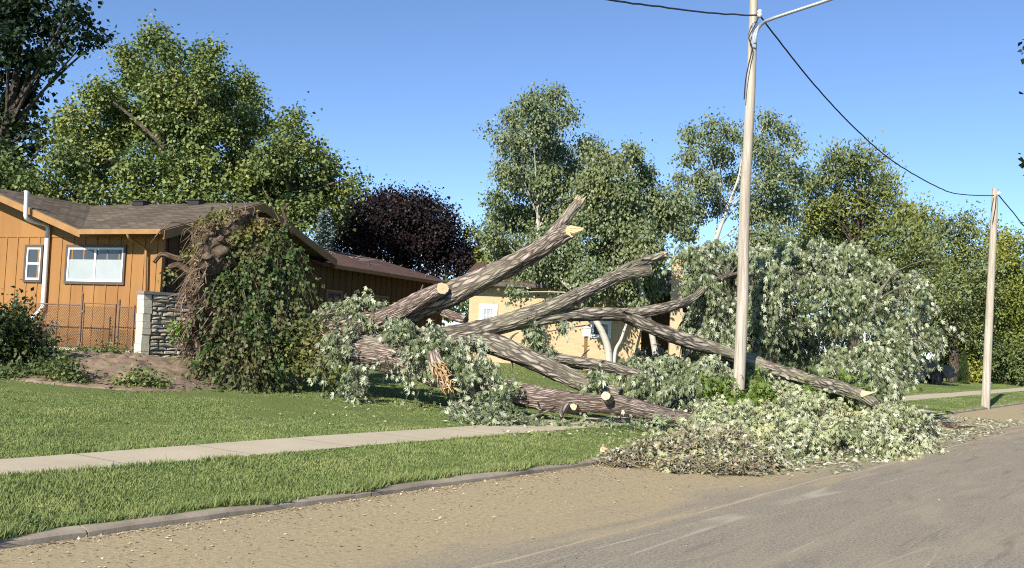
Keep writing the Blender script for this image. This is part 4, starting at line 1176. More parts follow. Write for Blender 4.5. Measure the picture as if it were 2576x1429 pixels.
# root plate
pc = P(600, 745, 20.9); axis = (P(1000, 905, 19.4) - P(640, 820, 20.7)).normalized()
px_ = axis.cross(ZV).normalized(); pu_ = px_.cross(axis).normalized()
mb = MB(); NR, NA = 40, 120
def plate(u_, a, side):
    r = u_ * (1.50 + 0.28 * mnoise.noise(Vector((math.cos(a) * 1.5, math.sin(a) * 1.5, 5))) + (0.22 if math.sin(a) > 0.3 else 0))
    th = (0.34 * (1 - u_ ** 2.2) + 0.03)
    q = pc + px_ * math.cos(a) * r * 0.92 + pu_ * math.sin(a) * r + axis * side * th
    k = 0.18 * mnoise.noise(q * 1.7) + 0.12 * mnoise.noise(q * 4.3) + 0.13 * mnoise.noise(q * 9.7) + 0.05 * mnoise.noise(q * 21)
    return q + axis * k * (1 if side > 0 else 1.5) + px_ * 0.10 * mnoise.noise(q * 3 + Vector((9, 0, 0))) + pu_ * 0.12 * mnoise.noise(q * 3 + Vector((0, 9, 0)))
for side in (1, -1):
    base = len(mb.v)
    for i in range(NR + 1):
        for j in range(NA):
            mb.v.append(tuple(plate(max(i / NR, 0.02), 2 * math.pi * j / NA, side if i < NR else side * 0.5))); mb.uv.append((i, j))
    for i in range(NR):
        for j in range(NA):
            a = base + i * NA + j; b = base + i * NA + (j + 1) % NA
            mb.f.append((a, b, b + NA, a + NA) if side < 0 else (a + NA, b + NA, b, a))
mb.build("root_plate", M['soil'], ft, smooth=True)
def root(p0, dirv, L, r0, curl=0.5, n=7):
    pts = [p0]; d = dirv.normalized()
    for i in range(5):
        d = (d + Vector((random.uniform(-curl, curl), random.uniform(-curl, curl), random.uniform(-curl, curl)))).normalized()
        pts.append(pts[-1] + d * L / 5)
    mb = MB(); mb.tube(pts, [r0 * (1 - i / 5.4) for i in range(6)], n, lump=0.2, seed=random.random() * 9); return mb
for i in range(70):
    a = random.uniform(0, 2 * math.pi); q = random.uniform(0.4, 0.95)
    p0 = plate(q, a, -1)
    d = px_ * math.cos(a) * 0.7 + pu_ * math.sin(a) * 0.7 - axis * random.uniform(0.2, 1.2)
    root(p0, d, random.uniform(0.3, 0.8), random.uniform(0.012, 0.042), 0.42).build("root", M['root'], ft, smooth=True)
for (pts, wd) in (([(560, 620, 20.6), (500, 640, 20.5), (450, 650, 20.4), (408, 640, 20.3), (388, 660, 20.2)], 30), ([(540, 700, 20.5), (490, 690, 20.3), (450, 668, 20.2), (425, 672, 20.2)], 40),
                  ([(540, 780, 20.3), (500, 790, 20.1), (482, 820, 20), (498, 870, 19.9), (500, 905, 19.8)], 34), ([(620, 590, 20.8), (560, 560, 20.7), (500, 572, 20.6), (430, 560, 20.5), (378, 612, 20.4)], 8),
                  ([(640, 570, 20.9), (700, 560, 20.9), (690, 530, 20.9), (660, 470, 20.9)], 7), ([(690, 600, 20.9), (720, 560, 20.8), (712, 530, 20.8), (728, 512, 20.8)], 16), ([(620, 560, 20.9), (585, 530, 20.8), (540, 505, 20.8)], 6)):
    mb = MB(); mb.tube([P(*p) for p in pts], [rr(wd, 20.4) * k for k in np.linspace(1, 0.45, len(pts))], 9, lump=0.25, seed=random.random() * 9); mb.build("root", M['root'], ft, smooth=True)
# fine hanging rootlets and clods
mb = MB()
for i in range(2800):
    a = random.uniform(0, 2 * math.pi); q = random.uniform(0.35, 1.0) ** 0.6
    p0 = plate(q, a, -1 if random.random() < 0.75 else 1)
    if i < 420: p0 = P(random.uniform(492, 565), random.uniform(560, 760), 20.3 + random.uniform(-.25, .4))
    tgt = px_ * random.uniform(-1, 1) + pu_ * random.uniform(-1, 1) - axis * random.uniform(0.0, 0.9) - ZV * random.uniform(0, 0.9)
    L = random.uniform(0.12, 0.5); r0 = random.choice([0.006, 0.008, 0.012, 0.02])
    m1 = p0 + tgt * L * 0.5 + Vector((random.uniform(-.08, .08), random.uniform(-.08, .08), random.uniform(-.05, .1)))
    mb.tube([p0, m1, p0 + tgt * L + Vector((random.uniform(-.1, .1), random.uniform(-.1, .1), random.uniform(-.34, .02)))], [r0, r0 * 0.75, r0 * 0.3], 4)
mb.build("rootlets", mat_island("root_fibres", [(0.24, 0.165, 0.11), (0.15, 0.10, 0.065), (0.34, 0.25, 0.175), (0.09, 0.06, 0.04)], 0.95, 0.1), ft)
mb = MB()
for i in range(520):
    p0 = plate(random.uniform(0.3, 1.0), random.uniform(0, 6.283), -1 if random.random() < 0.7 else 1); r0 = random.uniform(0.02, 0.09)
    ax3 = Vector((random.uniform(-1, 1), random.uniform(-1, 1), random.uniform(-1, 1))).normalized() * r0
    mb.tube([p0 - ax3, p0 - ax3 * 0.6, p0, p0 + ax3 * 0.7, p0 + ax3], [r0 * 0.2, r0 * 0.75, r0, r0 * 0.6, r0 * 0.15], 6, lump=0.6, seed=i * 0.37, smooth=False)
mb.build("soil_clods", M['soil'], ft)

# foliage of the fallen tree, bough by bough
F_base = [(780, 790, 18, 20.3), (840, 778, 20, 20.2), (900, 770, 22, 20.1), (955, 762, 24, 20.0), (1000, 758, 16, 19.9), (900, 812, 24, 19.7), (1013, 826, 36, 19.2), (970, 883, 32, 18.9), (847, 860, 32, 19.4), (1100, 869, 38, 18.7),
          (1189, 858, 32, 18.6), (1155, 905, 46, 18.2), (1217, 921, 42, 18.0), (1184, 958, 36, 17.9), (1255, 955, 24, 17.7), (823, 902, 22, 19.3), (894, 931, 24, 18.8), (880, 974, 12, 18.6), (970, 955, 14, 18.5), (1056, 985, 8, 18.1),
          (1035, 902, 20, 18.6), (1090, 835, 20, 18.9), (1205, 1000, 18, 17.6), (1241, 1017, 14, 17.4), (1060, 880, 22, 18.7)]
boughs("foliage", blob3(F_base, 19, k=0.8), 640, 0.105, 'maple', M['l_silver'], ft, per=17, gap=-0.1, gscale=0.8, length=(0.2, 0.5), hang=1.25, sag=0.95, twig_mat=M['root'])
F_crown = [(1745, 640, 26, 21), (1800, 640, 45, 22), (1765, 715, 38, 21), (1905, 650, 46, 22), (1925, 700, 62, 21), (1985, 655, 55, 22), (2050, 645, 55, 22.5), (2130, 655, 55, 23), (2200, 690, 55, 23), (2270, 695, 46, 23), (2315, 745, 32, 23),
           (2340, 800, 26, 23), (1960, 762, 52, 20.9), (2050, 722, 46, 21.2), (2150, 735, 46, 21.6), (2245, 785, 48, 22), (2300, 822, 40, 22), (2366, 830, 16, 22.5), (2222, 900, 32, 21), (2258, 885, 24, 21.4), (2185, 893, 38, 21), (2130, 895, 34, 20.9), (1905, 790, 50, 20.8), (1935, 835, 42, 20.9), (2080, 830, 50, 23.3), (2165, 850, 46, 21),
           (2235, 862, 44, 21.5), (2285, 856, 20, 22), (1790, 820, 42, 21), (1725, 830, 34, 20.9), (1640, 890, 36, 20.4), (1700, 930, 52, 19.9), (1775, 935, 52, 20.0), (1640, 960, 42, 19.0), (1720, 985, 46, 18.5), (1900, 960, 36, 20.4), (2000, 850, 42, 22.8),
           (2200, 925, 36, 20.5), (2225, 965, 22, 20), (2110, 930, 36, 20.6), (1600, 920, 22, 20.2), (1655, 985, 24, 18.6), (2180, 940, 44, 20.2), (1790, 760, 26, 21.3), (1825, 870, 40, 21), (1850, 720, 36, 21.4), (1862, 790, 38, 21.1), (1850, 655, 32, 22.2), (1880, 615, 18, 22.4), (2075, 612, 14, 23), (2190, 635, 16, 23.2)]
boughs("foliage", blob3(F_crown, 21, k=0.85, yj=0.35), 6600, 0.108, 'maple', M['l_silver'], ft, per=20, gap=-0.05, gscale=1.0, length=(0.25, 0.62), hang=1.25, sag=0.95, twig_mat=M['root'])
F_pile = [(1795, 1045, 38, 17.4), (1865, 1060, 46, 17.0), (1945, 1035, 44, 17.6), (2030, 1025, 42, 18.0), (2115, 1040, 38, 17.6), (2210, 1062, 40, 17.2), (2290, 1060, 38, 17.6), (2345, 1080, 20, 17.5), (1820, 1090, 36, 15.8), (1900, 1098, 46, 15.4), (2000, 1085, 52, 15.9),
          (2100, 1092, 48, 16.1), (2200, 1100, 38, 16.3), (2250, 1112, 26, 16.2), (1770, 1085, 24, 15.8), (1950, 1128, 30, 14.7), (2050, 1128, 26, 15.1), (2150, 1127, 24, 15.4), (2235, 1122, 20, 15.9), (2300, 1095, 26, 17), (2245, 1015, 22, 18.4), (1985, 985, 20, 18.9)]
boughs("foliage", blob3(F_pile, 16, k=0.85), 3200, 0.095, 'maple', M['l_silver_dry'], ft, per=19, gap=-0.25, gscale=0.8, length=(0.25, 0.6), hang=0.9, sag=0.9, twig_mat=M['root'])
F_fresh = [(1790, 1000, 34, 18.8), (1895, 985, 26, 19.9), (1920, 1010, 30, 18.9), (1850, 1035, 30, 18.3), (1830, 1010, 26, 18.7), (2130, 990, 30, 19), (2060, 985, 28, 19)]
foliage("foliage", blob3(F_fresh, 18.6), 3600, 0.13, 'maple', M['l_fresh'], ft, spray=0.11, per=14, droop=0.5, up=0.4, zmin=0.02)
F_sprig = [(1345, 838, 18, 19.3), (1350, 868, 13, 19.3), (1338, 812, 10, 19.2), (1380, 885, 8, 19.2), (1505, 945, 14, 17.9), (1490, 970, 10, 17.9), (1425, 820, 9, 19.2), (915, 745, 9, 20), (880, 770, 14, 20.2)]
foliage("foliage", blob3(F_sprig, 19), 620, 0.13, 'maple', M['l_silver'], ft, spray=0.07, per=10, droop=1.0, up=0.1)
F_gnd = [(1190, 1058, 16, 16.5), (1240, 1055, 20, 16.5), (1290, 1060, 13, 16.6), (1150, 1030, 12, 16.9), (1345, 1064, 10, 16.7), (1400, 1066, 8, 16.9), (1600, 1066, 9, 16.9), (1680, 1072, 10, 16.6), (1540, 1064, 8, 17.0), (1460, 1066, 8, 16.9), (1240, 1010, 24, 17.3), (1280, 985, 14, 17.8)]
foliage("foliage", blob3(F_gnd, 16.6), 1700, 0.105, 'maple', M['l_silver'], ft, spray=0.10, per=12, droop=0.3, up=0.5, zmin=0.02, flat=0.6)
# thin whips at the trunk foot
mb = MB()
for i in range(46):
    a = P(random.uniform(700, 800), random.uniform(820, 900), 20.2); e = P(random.uniform(780, 960), random.uniform(760, 900), random.uniform(19.3, 20.2))
    if i > 30: a = P(random.uniform(740, 800), random.uniform(880, 920), 19.9); e = P(random.uniform(780, 880), random.uniform(900, 960), 19.2)
    mb.tube([a, a.lerp(e, 0.5) + ZV * 0.08, e], [0.012, 0.009, 0.004], 5)
mb.build("twigs", M['bark_mossy'], ft, smooth=True)
foliage("foliage", blob3([(760, 850, 50, 19.9), (730, 900, 40, 19.8), (790, 905, 40, 19.6), (830, 860, 30, 19.8), (790, 830, 30, 20.1), (840, 930, 28, 19.3)], 20), 2600, 0.09, 'oval', mat_leaf("olive_sucker_leaves", (0.08, 0.10, 0.03), (0.18, 0.19, 0.06), (0.25, 0.22, 0.07), trans=0.2, clump=1.0), ft, spray=0.12, per=12, droop=0.3, up=0.4)

# ivy clothing the root plate
F_ivy = [(560, 650, 40, 20.2), (610, 640, 50, 20.2), (670, 640, 50, 20.3), (730, 640, 36, 20.5), (560, 700, 45, 20.0), (620, 700, 55, 19.9), (690, 700, 55, 20.1), (745, 700, 38, 20.3), (570, 760, 45, 19.8), (630, 760, 55, 19.7), (700, 760, 55, 19.9), (742, 770, 30, 20.2),
         (580, 820, 45, 19.6), (640, 830, 55, 19.5), (700, 830, 50, 19.7), (550, 870, 45, 19.5), (610, 890, 55, 19.3), (680, 895, 50, 19.5), (530, 920, 34, 19.3), (590, 930, 32, 19.2), (650, 925, 32, 19.3), (728, 850, 30, 19.9), (700, 600, 30, 20.5), (640, 590, 24, 20.5), (590, 590, 18, 20.5), (762, 690, 20, 20.6), (510, 900, 22, 19.4)]
iv = thing("ivy", "dark green ivy draped over the upturned root plate", "ivy", pc - ZV * 1.6)
boughs("leaves", blob3(F_ivy, 19.9, k=0.8), 1350, 0.08, 'round', M['l_ivy'], iv, per=16, gap=-0.3, gscale=1.1, length=(0.2, 0.65), hang=0.9, sag=1.0, spread=0.04, twig_mat=M['root'], upb=0.0)
for bl, lab in (([(520, 570, 26, 20.4), (545, 545, 20, 20.5), (590, 560, 22, 20.5), (480, 640, 14, 20.2), (505, 640, 22, 20.1), (420, 690, 12, 20.2), (640, 572, 22, 20.5), (690, 585, 24, 20.5), (600, 598, 24, 20.1), (560, 605, 20, 20.1)], "yellow green creeper sprigs on the top and left edge of the root plate"), ([(455, 835, 18, 19.9), (440, 828, 12, 19.9)], "small leafy sprig jutting left across the stone wall")):
    o = foliage("creeper", blob3(bl, 20.3), 1700 if len(bl) > 3 else 220, 0.085, 'oval', M['l_fresh'] if len(bl) < 3 else mat_leaf("creeper_leaves", (0.10, 0.13, 0.03), (0.20, 0.20, 0.06), (0.26, 0.17, 0.06), trans=0.2, clump=1.5), None, P(bl[0][0], bl[0][1], bl[0][3]), spray=0.07, per=10, droop=0.3)
    tag(o, lab, "creeper")

# brush pile on the street
bc = G(1740, 1170); bc.z = 0.0
bp = thing("brush_pile", "heap of brown twigs and withered leaves raked onto the street by the kerb", "brush pile", bc)
F_br = [(1555, 1168, 22, 13.3), (1610, 1162, 28, 13.4), (1690, 1155, 36, 13.5), (1780, 1152, 38, 13.6), (1860, 1155, 36, 13.7), (1920, 1165, 26, 13.6), (1650, 1130, 20, 14), (1740, 1115, 26, 14.1), (1830, 1122, 32, 14.2), (1700, 1180, 22, 12.9), (1800, 1182, 22, 12.9), (1880, 1184, 18, 13)]
foliage("leaves", blob3(F_br, 13.5), 15000, 0.06, 'oval', M['l_brown'], bp, spray=0.09, per=16, gap=-0.45, gscale=0.6, droop=0.2, up=0.3, zmin=0.015)
foliage("pale_leaves", blob3(F_br, 13.5), 3800, 0.075, 'maple', M['l_silver_dry'], bp, spray=0.09, per=8, droop=0.2, up=0.3, zmin=0.02)
mb = MB()
for i in range(1100):
    b = random.choice(F_br); c0 = P(b[0] + random.uniform(-b[2], b[2]) * 1.2, b[1] + random.uniform(-b[2], b[2]), b[3] + random.uniform(-.3, .3)); c0.z = max(c0.z, 0.03)
    d = Vector((random.uniform(-1, 1), random.uniform(-1, 1), random.uniform(-.25, .45))) * random.uniform(0.12, 0.38)
    e = c0 + d; e.z = max(e.z, 0.01)
    mb.tube([c0, c0.lerp(e, 0.5) + Vector((0, 0, random.uniform(-.02, .05))), e], [0.008, 0.006, 0.002], 4)
mb.build("twigs", mat_island("dry_twigs", [(0.27, 0.22, 0.15), (0.15, 0.115, 0.08), (0.38, 0.32, 0.22), (0.12, 0.10, 0.075)], 0.9, 0.1), bp)

# loose broken pieces
def piece(pts, r, name, label, cat, mat='bark_mossy', n=8):
    mb = MB(); mb.tube([P(*p) for p in pts], r, n, lump=0.15, seed=random.random() * 9)
    return tag(mb.build(name, M[mat], at=P(*pts[0]), smooth=True), label, cat)
piece([(1138, 1012, 16.95), (1165, 1020, 16.8), (1186, 1040, 16.5), (1190, 1062, 16.4)], [0.02, 0.03, 0.035, 0.03], "broken_branch", "short dark crooked branch standing in the grass at the sidewalk edge", "branch")
g0, g1, g2 = G(2355, 1070), G(2400, 1078), G(2445, 1076)
mb = MB(); mb.tube([g0 + ZV * 0.05, g1 + ZV * 0.04, g2 + ZV * 0.03], [0.05, 0.035, 0.012], 8, lump=0.2); mb.tube([g1 + ZV * 0.04, g1 + Vector((0.3, 0.5, 0.1))], [0.02, 0.006], 6, smooth=False)
tag(mb.build("broken_branch", M['root'], at=g0, smooth=True), "dark thin branch lying on the street right of the leaf pile", "branch")
g0 = G(1508, 1135, 0.03); g1 = G(1535, 1148, 0.03)
mb = MB(); d = (g1 - g0); mb.prism([g0, g1, g1 + Vector((0, 0, 0.05)), g0 + Vector((0.02, 0, 0.06))], Vector((0.03, 0.07, 0))); tag(mb.build("wood_slab", M['cut'], at=g0), "pale split slab of wood lying on grass left of the brush pile", "wood slab")

# ------------------------------------------------------------------ standing trees
def tree(name, label, base, Y, lst, n, size, kind, lm, bm='bark_tree', tr=0.25, dj=1.6, spray=0.25, per=20, droop=0.3, up=0.5, group=None, inner=0.2, cat="tree", k=1.0, limbs=9, wscale=1.0, gap=-0.75, gscale=2.6, lr=0.055):
    bl = blob3(lst, Y, dj, k)
    bx_ = P(base[0], base[1], Y) if base[1] < 1400 else P(base[0], 900, Y)
    bx_.z = gz(bx_.x, bx_.y)
    t = thing(name, label, cat, bx_, group)
    cz = sum(c.z * r for c, r in bl) / sum(r for c, r in bl); cxm = sum((c * r for c, r in bl), Vector()) / sum(r for c, r in bl)
    mb = MB(); top = Vector((cxm.x, cxm.y, cz + 0.45 * (max(c.z for c, r in bl) - cz)))
    mid = bx_.lerp(Vector((cxm.x, cxm.y, cz)), 0.55); mid.x = bx_.x * 0.6 + cxm.x * 0.4
    stem = [bx_ - ZV * 0.3, bx_ + ZV * 0.4, mid, Vector((cxm.x, cxm.y, cz + 0.2)), top]
    mb.tube(stem, [tr * 1.25, tr, tr * 0.7, tr * 0.3, 0.02], 12, step=0.4, lump=0.12, seed=random.random() * 9)
    pick = sorted(bl, key=lambda b: -b[1])[:]
    random.shuffle(pick)
    for c, r in pick[:limbs]:
        hz = random.uniform(0.25, 0.7); s0 = mid.lerp(top, hz * 0.8)
        if s0.z > c.z - 0.2: s0 = bx_.lerp(mid, 0.85)
        mb.tube([s0, s0.lerp(c, 0.55) + ZV * 0.25, c + ZV * r * 0.3], [lr * 1.4, lr, 0.012], 6)
    mb.build("trunk", M[bm], t, smooth=True)
    foliage("crown", bl, n, size, kind, M[lm], t, spray=spray, per=per, droop=droop, up=up, inner=inner, wscale=wscale, zmin=0.1, gap=gap, gscale=gscale)
    return t
GRP = "background trees behind the houses"
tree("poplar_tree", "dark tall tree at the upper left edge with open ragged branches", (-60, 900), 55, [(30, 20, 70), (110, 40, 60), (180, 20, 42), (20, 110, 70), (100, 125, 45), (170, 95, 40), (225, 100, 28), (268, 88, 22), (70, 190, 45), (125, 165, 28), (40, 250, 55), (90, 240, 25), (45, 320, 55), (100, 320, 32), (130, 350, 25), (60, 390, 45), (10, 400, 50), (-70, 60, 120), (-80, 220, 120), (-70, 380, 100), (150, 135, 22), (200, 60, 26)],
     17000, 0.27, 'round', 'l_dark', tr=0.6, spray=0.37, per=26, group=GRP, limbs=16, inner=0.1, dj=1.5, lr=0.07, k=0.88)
tree("poplar_tree", "big rounded green tree with yellowing tips rising behind the ochre roof", (420, 900), 44, [(385, 100, 38), (335, 155, 45), (425, 135, 34), (545, 125, 22), (500, 150, 34), (520, 190, 42), (600, 215, 38), (635, 255, 38), (550, 250, 48), (470, 240, 42), (395, 240, 55), (240, 235, 42), (285, 245, 40), (195, 320, 58), (300, 320, 66), (410, 330, 66), (500, 340, 66), (600, 325, 58), (665, 315, 30), (165, 395, 52), (250, 420, 70), (370, 430, 76), (500, 440, 76), (610, 430, 66), (350, 200, 40), (440, 190, 35), (430, 280, 50), (480, 300, 50), (350, 300, 50), (560, 300, 45)],
     64000, 0.145, 'round', 'l_green', tr=0.5, spray=0.22, per=30, group=GRP, limbs=18, dj=3.6, lr=0.08, inner=0.3, k=0.93, gap=-0.95)
tree("poplar_tree", "lower green tree sloping down to the right of the big rounded tree", (740, 900), 42, [(735, 300, 24), (720, 350, 46), (690, 400, 44), (780, 410, 44), (825, 420, 30), (700, 460, 60), (780, 480, 52), (845, 470, 30), (640, 500, 58), (760, 540, 52), (700, 560, 50), (835, 540, 34), (880, 480, 22), (895, 455, 16), (640, 450, 40)],
     24000, 0.15, 'round', 'l_green2', tr=0.4, spray=0.28, per=28, group=GRP, limbs=12, dj=1.8, inner=0.3)
tree("poplar_tree", "low green tree filling the left edge behind the ochre roof", (60, 900), 41, [(30, 440, 50), (90, 470, 48), (20, 490, 50), (150, 490, 46), (230, 500, 50), (330, 510, 50), (-40, 450, 60), (440, 510, 52), (540, 515, 50)],
     15000, 0.15, 'round', 'l_green2', tr=0.3, spray=0.26, per=26, group=GRP, limbs=8, dj=1.2, inner=0.3)
tree("maple_tree", "round dark purple leaved maple behind the brown rear roof", (1010, 900), 50, [(1000, 560, 74), (920, 560, 60), (1080, 570, 64), (1130, 620, 46), (880, 610, 52), (960, 630, 66), (1060, 640, 66), (1155, 665, 34), (900, 520, 36), (980, 512, 36), (1050, 525, 38), (1110, 565, 34), (870, 570, 34), (1165, 640, 22)],
     42000, 0.13, 'round', 'l_purple', tr=0.35, spray=0.28, per=26, dj=1.6, limbs=8, inner=0.45, up=0.3, gap=-1.2)
sp = P(812, 900, 39); sp.z = gz(sp.x, sp.y)
spt = thing("spruce_tree", "pale blue spruce between the ivy root plate and the purple maple", "tree", sp)
st_ = P(816, 528, 39); mb = MB(); mb.tube([sp, sp.lerp(st_, 0.5), st_], [0.16, 0.1, 0.02], 8); mb.build("trunk", M['bark_tree'], spt)
pos, dr = [], []
for i in range(5200):
    u_ = random.random() ** 0.7; a = random.uniform(0, 6.283); rad = 1.0 * u_ * (0.35 + 0.65 * random.random() ** 0.4) * (0.8 + 0.35 * math.sin(u_ * 42))
    c = st_.lerp(sp, u_ * 0.95); pos.append((c.x + math.cos(a) * rad, c.y + math.sin(a) * rad, c.z - 0.1 * rad)); dr.append((math.cos(a), math.sin(a), random.uniform(-.4, .2)))
pos, dr = np.array(pos), np.array(dr)
leaf_mesh("crown", pos, dr + 0.4 * unit(len(pos)), unit(len(pos)) + np.array((0, 0, 0.6)), 0.15 + 0.14 * RNG.random(len(pos)), 'narrow', M['l_spruce'], spt, wscale=1.6)
tree("ash_tree", "small pale green tree between purple maple and birches", (1225, 900), 50, [(1195, 585, 20), (1225, 600, 24), (1215, 640, 36), (1240, 680, 40), (1190, 690, 30), (1260, 640, 36), (1185, 640, 18)], 5200, 0.17, 'oval', 'l_yellow', tr=0.16, spray=0.22, group=GRP)
# birches
B = dict(bm='birch', droop=1.0, up=0.15, spray=0.17, per=20, limbs=12, lr=0.020, wscale=1.2, gap=-1.1)
tree("birch_tree", "tall weeping birch with the highest crown behind the sawn limbs", (1345, 915), 36, [(1395, 245, 30), (1335, 262, 34), (1290, 300, 30), (1225, 322, 10), (1360, 315, 46), (1425, 290, 26), (1305, 370, 42), (1385, 385, 50), (1275, 430, 30), (1300, 450, 42), (1370, 460, 56), (1445, 440, 45), (1270, 550, 48), (1350, 550, 60), (1440, 540, 60), (1240, 590, 28), (1285, 640, 50), (1370, 640, 60), (1450, 640, 60), (1330, 710, 34), (1420, 715, 44), (1250, 500, 26), (1470, 370, 28), (1260, 350, 22)],
     40000, 0.115, 'oval', 'l_birch', tr=0.16, dj=1.4, group=GRP, **B)
tree("birch_tree", "birch with a broad drooping crown over the tan brick house", (1655, 915), 34.5, [(1500, 385, 26), (1590, 395, 30), (1530, 430, 42), (1620, 440, 26), (1490, 470, 40), (1560, 480, 50), (1640, 500, 36), (1500, 550, 50), (1580, 560, 56), (1660, 550, 42), (1700, 500, 30), (1540, 640, 56), (1620, 630, 52), (1480, 700, 44), (1560, 715, 44), (1620, 720, 36), (1590, 760, 20), (1300, 740, 18), (1400, 760, 20)],
     36000, 0.115, 'oval', 'l_birch', tr=0.12, dj=1.3, group=GRP, **B)
qb = P(1534, 917, 34.2); mb = MB()
mb.tube([P(1532, 925, 34), P(1530, 880, 34), P(1517, 840, 34), P(1500, 808, 34), P(1470, 760, 34.2), P(1385, 680, 34.6), P(1360, 668, 34.8)], [0.15, 0.125, 0.115, 0.105, 0.09, 0.07, 0.04], 12)
mb.tube([P(1544, 920, 34), P(1549, 880, 34.1), P(1562, 855, 34.2), P(1578, 810, 34.4), P(1600, 760, 34.6)], [0.07, 0.06, 0.055, 0.04, 0.02], 10)
qb.z = gz(qb.x, qb.y)
bt_ = thing("birch_tree", "leaning white birch stems forking from one foot before the brick house", "tree", qb)
mb.build("trunk", M['birch'], bt_, smooth=True)
foliage("crown", blob3([(1640, 680, 20), (1420, 690, 30), (1480, 745, 26), (1600, 770, 18)], 34.5, 0.5), 2200, 0.115, 'oval', M['l_birch'], bt_, spray=0.16, droop=1.0, up=0.15)
tree("birch_tree", "open airy birch whose crown shows on both sides of the lamp pole", (1720, 915), 38, [(1730, 335, 22), (1790, 318, 26), (1840, 330, 24), (1930, 305, 26), (1975, 340, 28), (1735, 390, 26), (1810, 385, 34), (1900, 370, 36), (1955, 395, 36), (2010, 370, 18), (1715, 450, 20), (1775, 460, 36), (1850, 450, 28), (1935, 455, 40), (1995, 440, 30), (1745, 520, 36), (1810, 510, 28), (1900, 530, 44), (1965, 520, 44), (1730, 580, 30), (1890, 610, 40), (1950, 600, 44), (1770, 345, 18), (1690, 545, 24)],
     22000, 0.115, 'oval', 'l_birch', tr=0.14, dj=1.2, group=GRP, **B)
# right background
tree("willow_tree", "broad olive green tree with upright feathery top right of the lamp pole", (2150, 915), 46, [(2105, 400, 24), (2160, 400, 30), (2195, 410, 28), (2090, 440, 42), (2170, 450, 46), (2230, 465, 38), (2040, 480, 40), (2060, 520, 54), (2140, 525, 62), (2230, 540, 60), (2290, 550, 40), (2050, 590, 60), (2150, 620, 76), (2260, 620, 66), (2000, 640, 50), (2330, 600, 36), (2310, 680, 60), (2200, 710, 70), (2060, 690, 60)],
     38000, 0.18, 'narrow', 'l_olive', tr=0.4, dj=2.0, droop=-0.5, up=0.1, spray=0.26, per=22, group=GRP, wscale=1.5, limbs=14, inner=0.3)
tree("locust_tree", "yellow green tree just left of the far pole", (2400, 930), 58, [(2355, 560, 34), (2400, 590, 42), (2440, 560, 30), (2380, 650, 54), (2450, 640, 48), (2400, 720, 62), (2460, 740, 60), (2350, 740, 60), (2390, 800, 60), (2440, 830, 54), (2340, 830, 50), (2470, 690, 36), (2340, 640, 46)],
     26000, 0.17, 'oval', 'l_olive', tr=0.3, dj=2.2, spray=0.32, group=GRP, inner=0.3)
tree("locust_tree", "golden green tree at the right edge behind the far pole", (2540, 930), 62, [(2525, 610, 34), (2560, 640, 44), (2500, 660, 44), (2540, 710, 56), (2590, 700, 50), (2500, 750, 56), (2560, 790, 62), (2620, 760, 60), (2490, 820, 50), (2550, 860, 50), (2480, 590, 26)],
     24000, 0.18, 'oval', 'l_yellow', tr=0.3, dj=2.2, spray=0.34, group=GRP, inner=0.3)
for (px, Y, w_, hh, lab, lm) in ((2460, 60, 60, 90, "dark green rounded shrub between truck and far pole", 'l_hedge'), (2530, 61, 70, 110, "grey green rounded shrub at the far right lawn edge", 'l_hedge'), (2590, 58, 60, 120, "tall green shrub cut off by the right edge", 'l_green2'), (2396, 59.5, 66, 110, "yellow green shrub directly behind the parked truck", 'l_yellow')):
    gy = G(px, 950).y; base = P(px, 900, Y); base.z = gz(base.x, base.y); k = Y / FPX
    t = thing("shrub", lab, "shrub", base, "shrubs along the back of the far lawn")
    mb = MB(); mb.tube([base - ZV * 0.1, base + ZV * hh * 0.5 * k], [0.08, 0.03], 7, smooth=False); mb.build("stem", M['bark_tree'], t)
    bl = [(base + Vector((random.uniform(-.6, .6) * w_ * k, random.uniform(-.6, .6), random.uniform(0.2, 0.95) * hh * k)), w_ * k * random.uniform(0.35, 0.55)) for _ in range(9)]
    foliage("foliage", bl, 5200, 0.17, 'oval', M[lm], t, spray=0.2, zmin=0.02)
ab = P(2424, 945, 56); ab.z = gz(ab.x, ab.y)
t = thing("arborvitae", "small dark pointed evergreen on the far lawn beside the truck", "shrub", ab)
pos, dr = [], []
for i in range(1800):
    u_ = random.random(); a = random.uniform(0, 6.283); rad = 0.36 * (1 - u_) ** 0.8 * random.uniform(0.6, 1.05); pos.append((ab.x + math.cos(a) * rad, ab.y + math.sin(a) * rad, ab.z + 0.05 + u_ * 1.7)); dr.append((math.cos(a) * .4, math.sin(a) * .4, 1))
leaf_mesh("foliage", np.array(pos), np.array(dr), unit(1800), np.full(1800, 0.12), 'narrow', M['l_bush'], t, wscale=1.8)
mb = MB(); mb.tube([ab - ZV * 0.1, ab + ZV * 1.2], [0.04, 0.02], 6, smooth=False); mb.build("stem", M['bark_tree'], t)
tree("oak_tree", "near tree outside the right edge with dark sprigs reaching into view", (2860, 900), 24, [(2598, 105, 20), (2588, 128, 12), (2660, 110, 60), (2588, 572, 14), (2640, 575, 36), (2720, 400, 120), (2720, 200, 110), (2720, 560, 90), (2820, 350, 160)], 9000, 0.15, 'round', 'l_dark', tr=0.3, dj=0.5, spray=0.13, limbs=9)  # dark leaf colour stands in for the shade on these backlit sprigs
# far woods closing the horizon
wl = []
for i in range(46):
    px = 300 + i * 56 + random.uniform(-20, 20); wl.append((px, 770 + (px - 1288) * 0.042 + random.uniform(-25, 15), random.uniform(50, 75), 84 + random.uniform(-6, 6)))
o = foliage("woods", blob3(wl, 84), 26000, 0.42, 'oval', M['l_hedge'], None, P(1300, 870, 84), spray=0.6, zmin=0.1)
tag(o, "far belt of green woods behind the houses", "woods", kind="stuff")

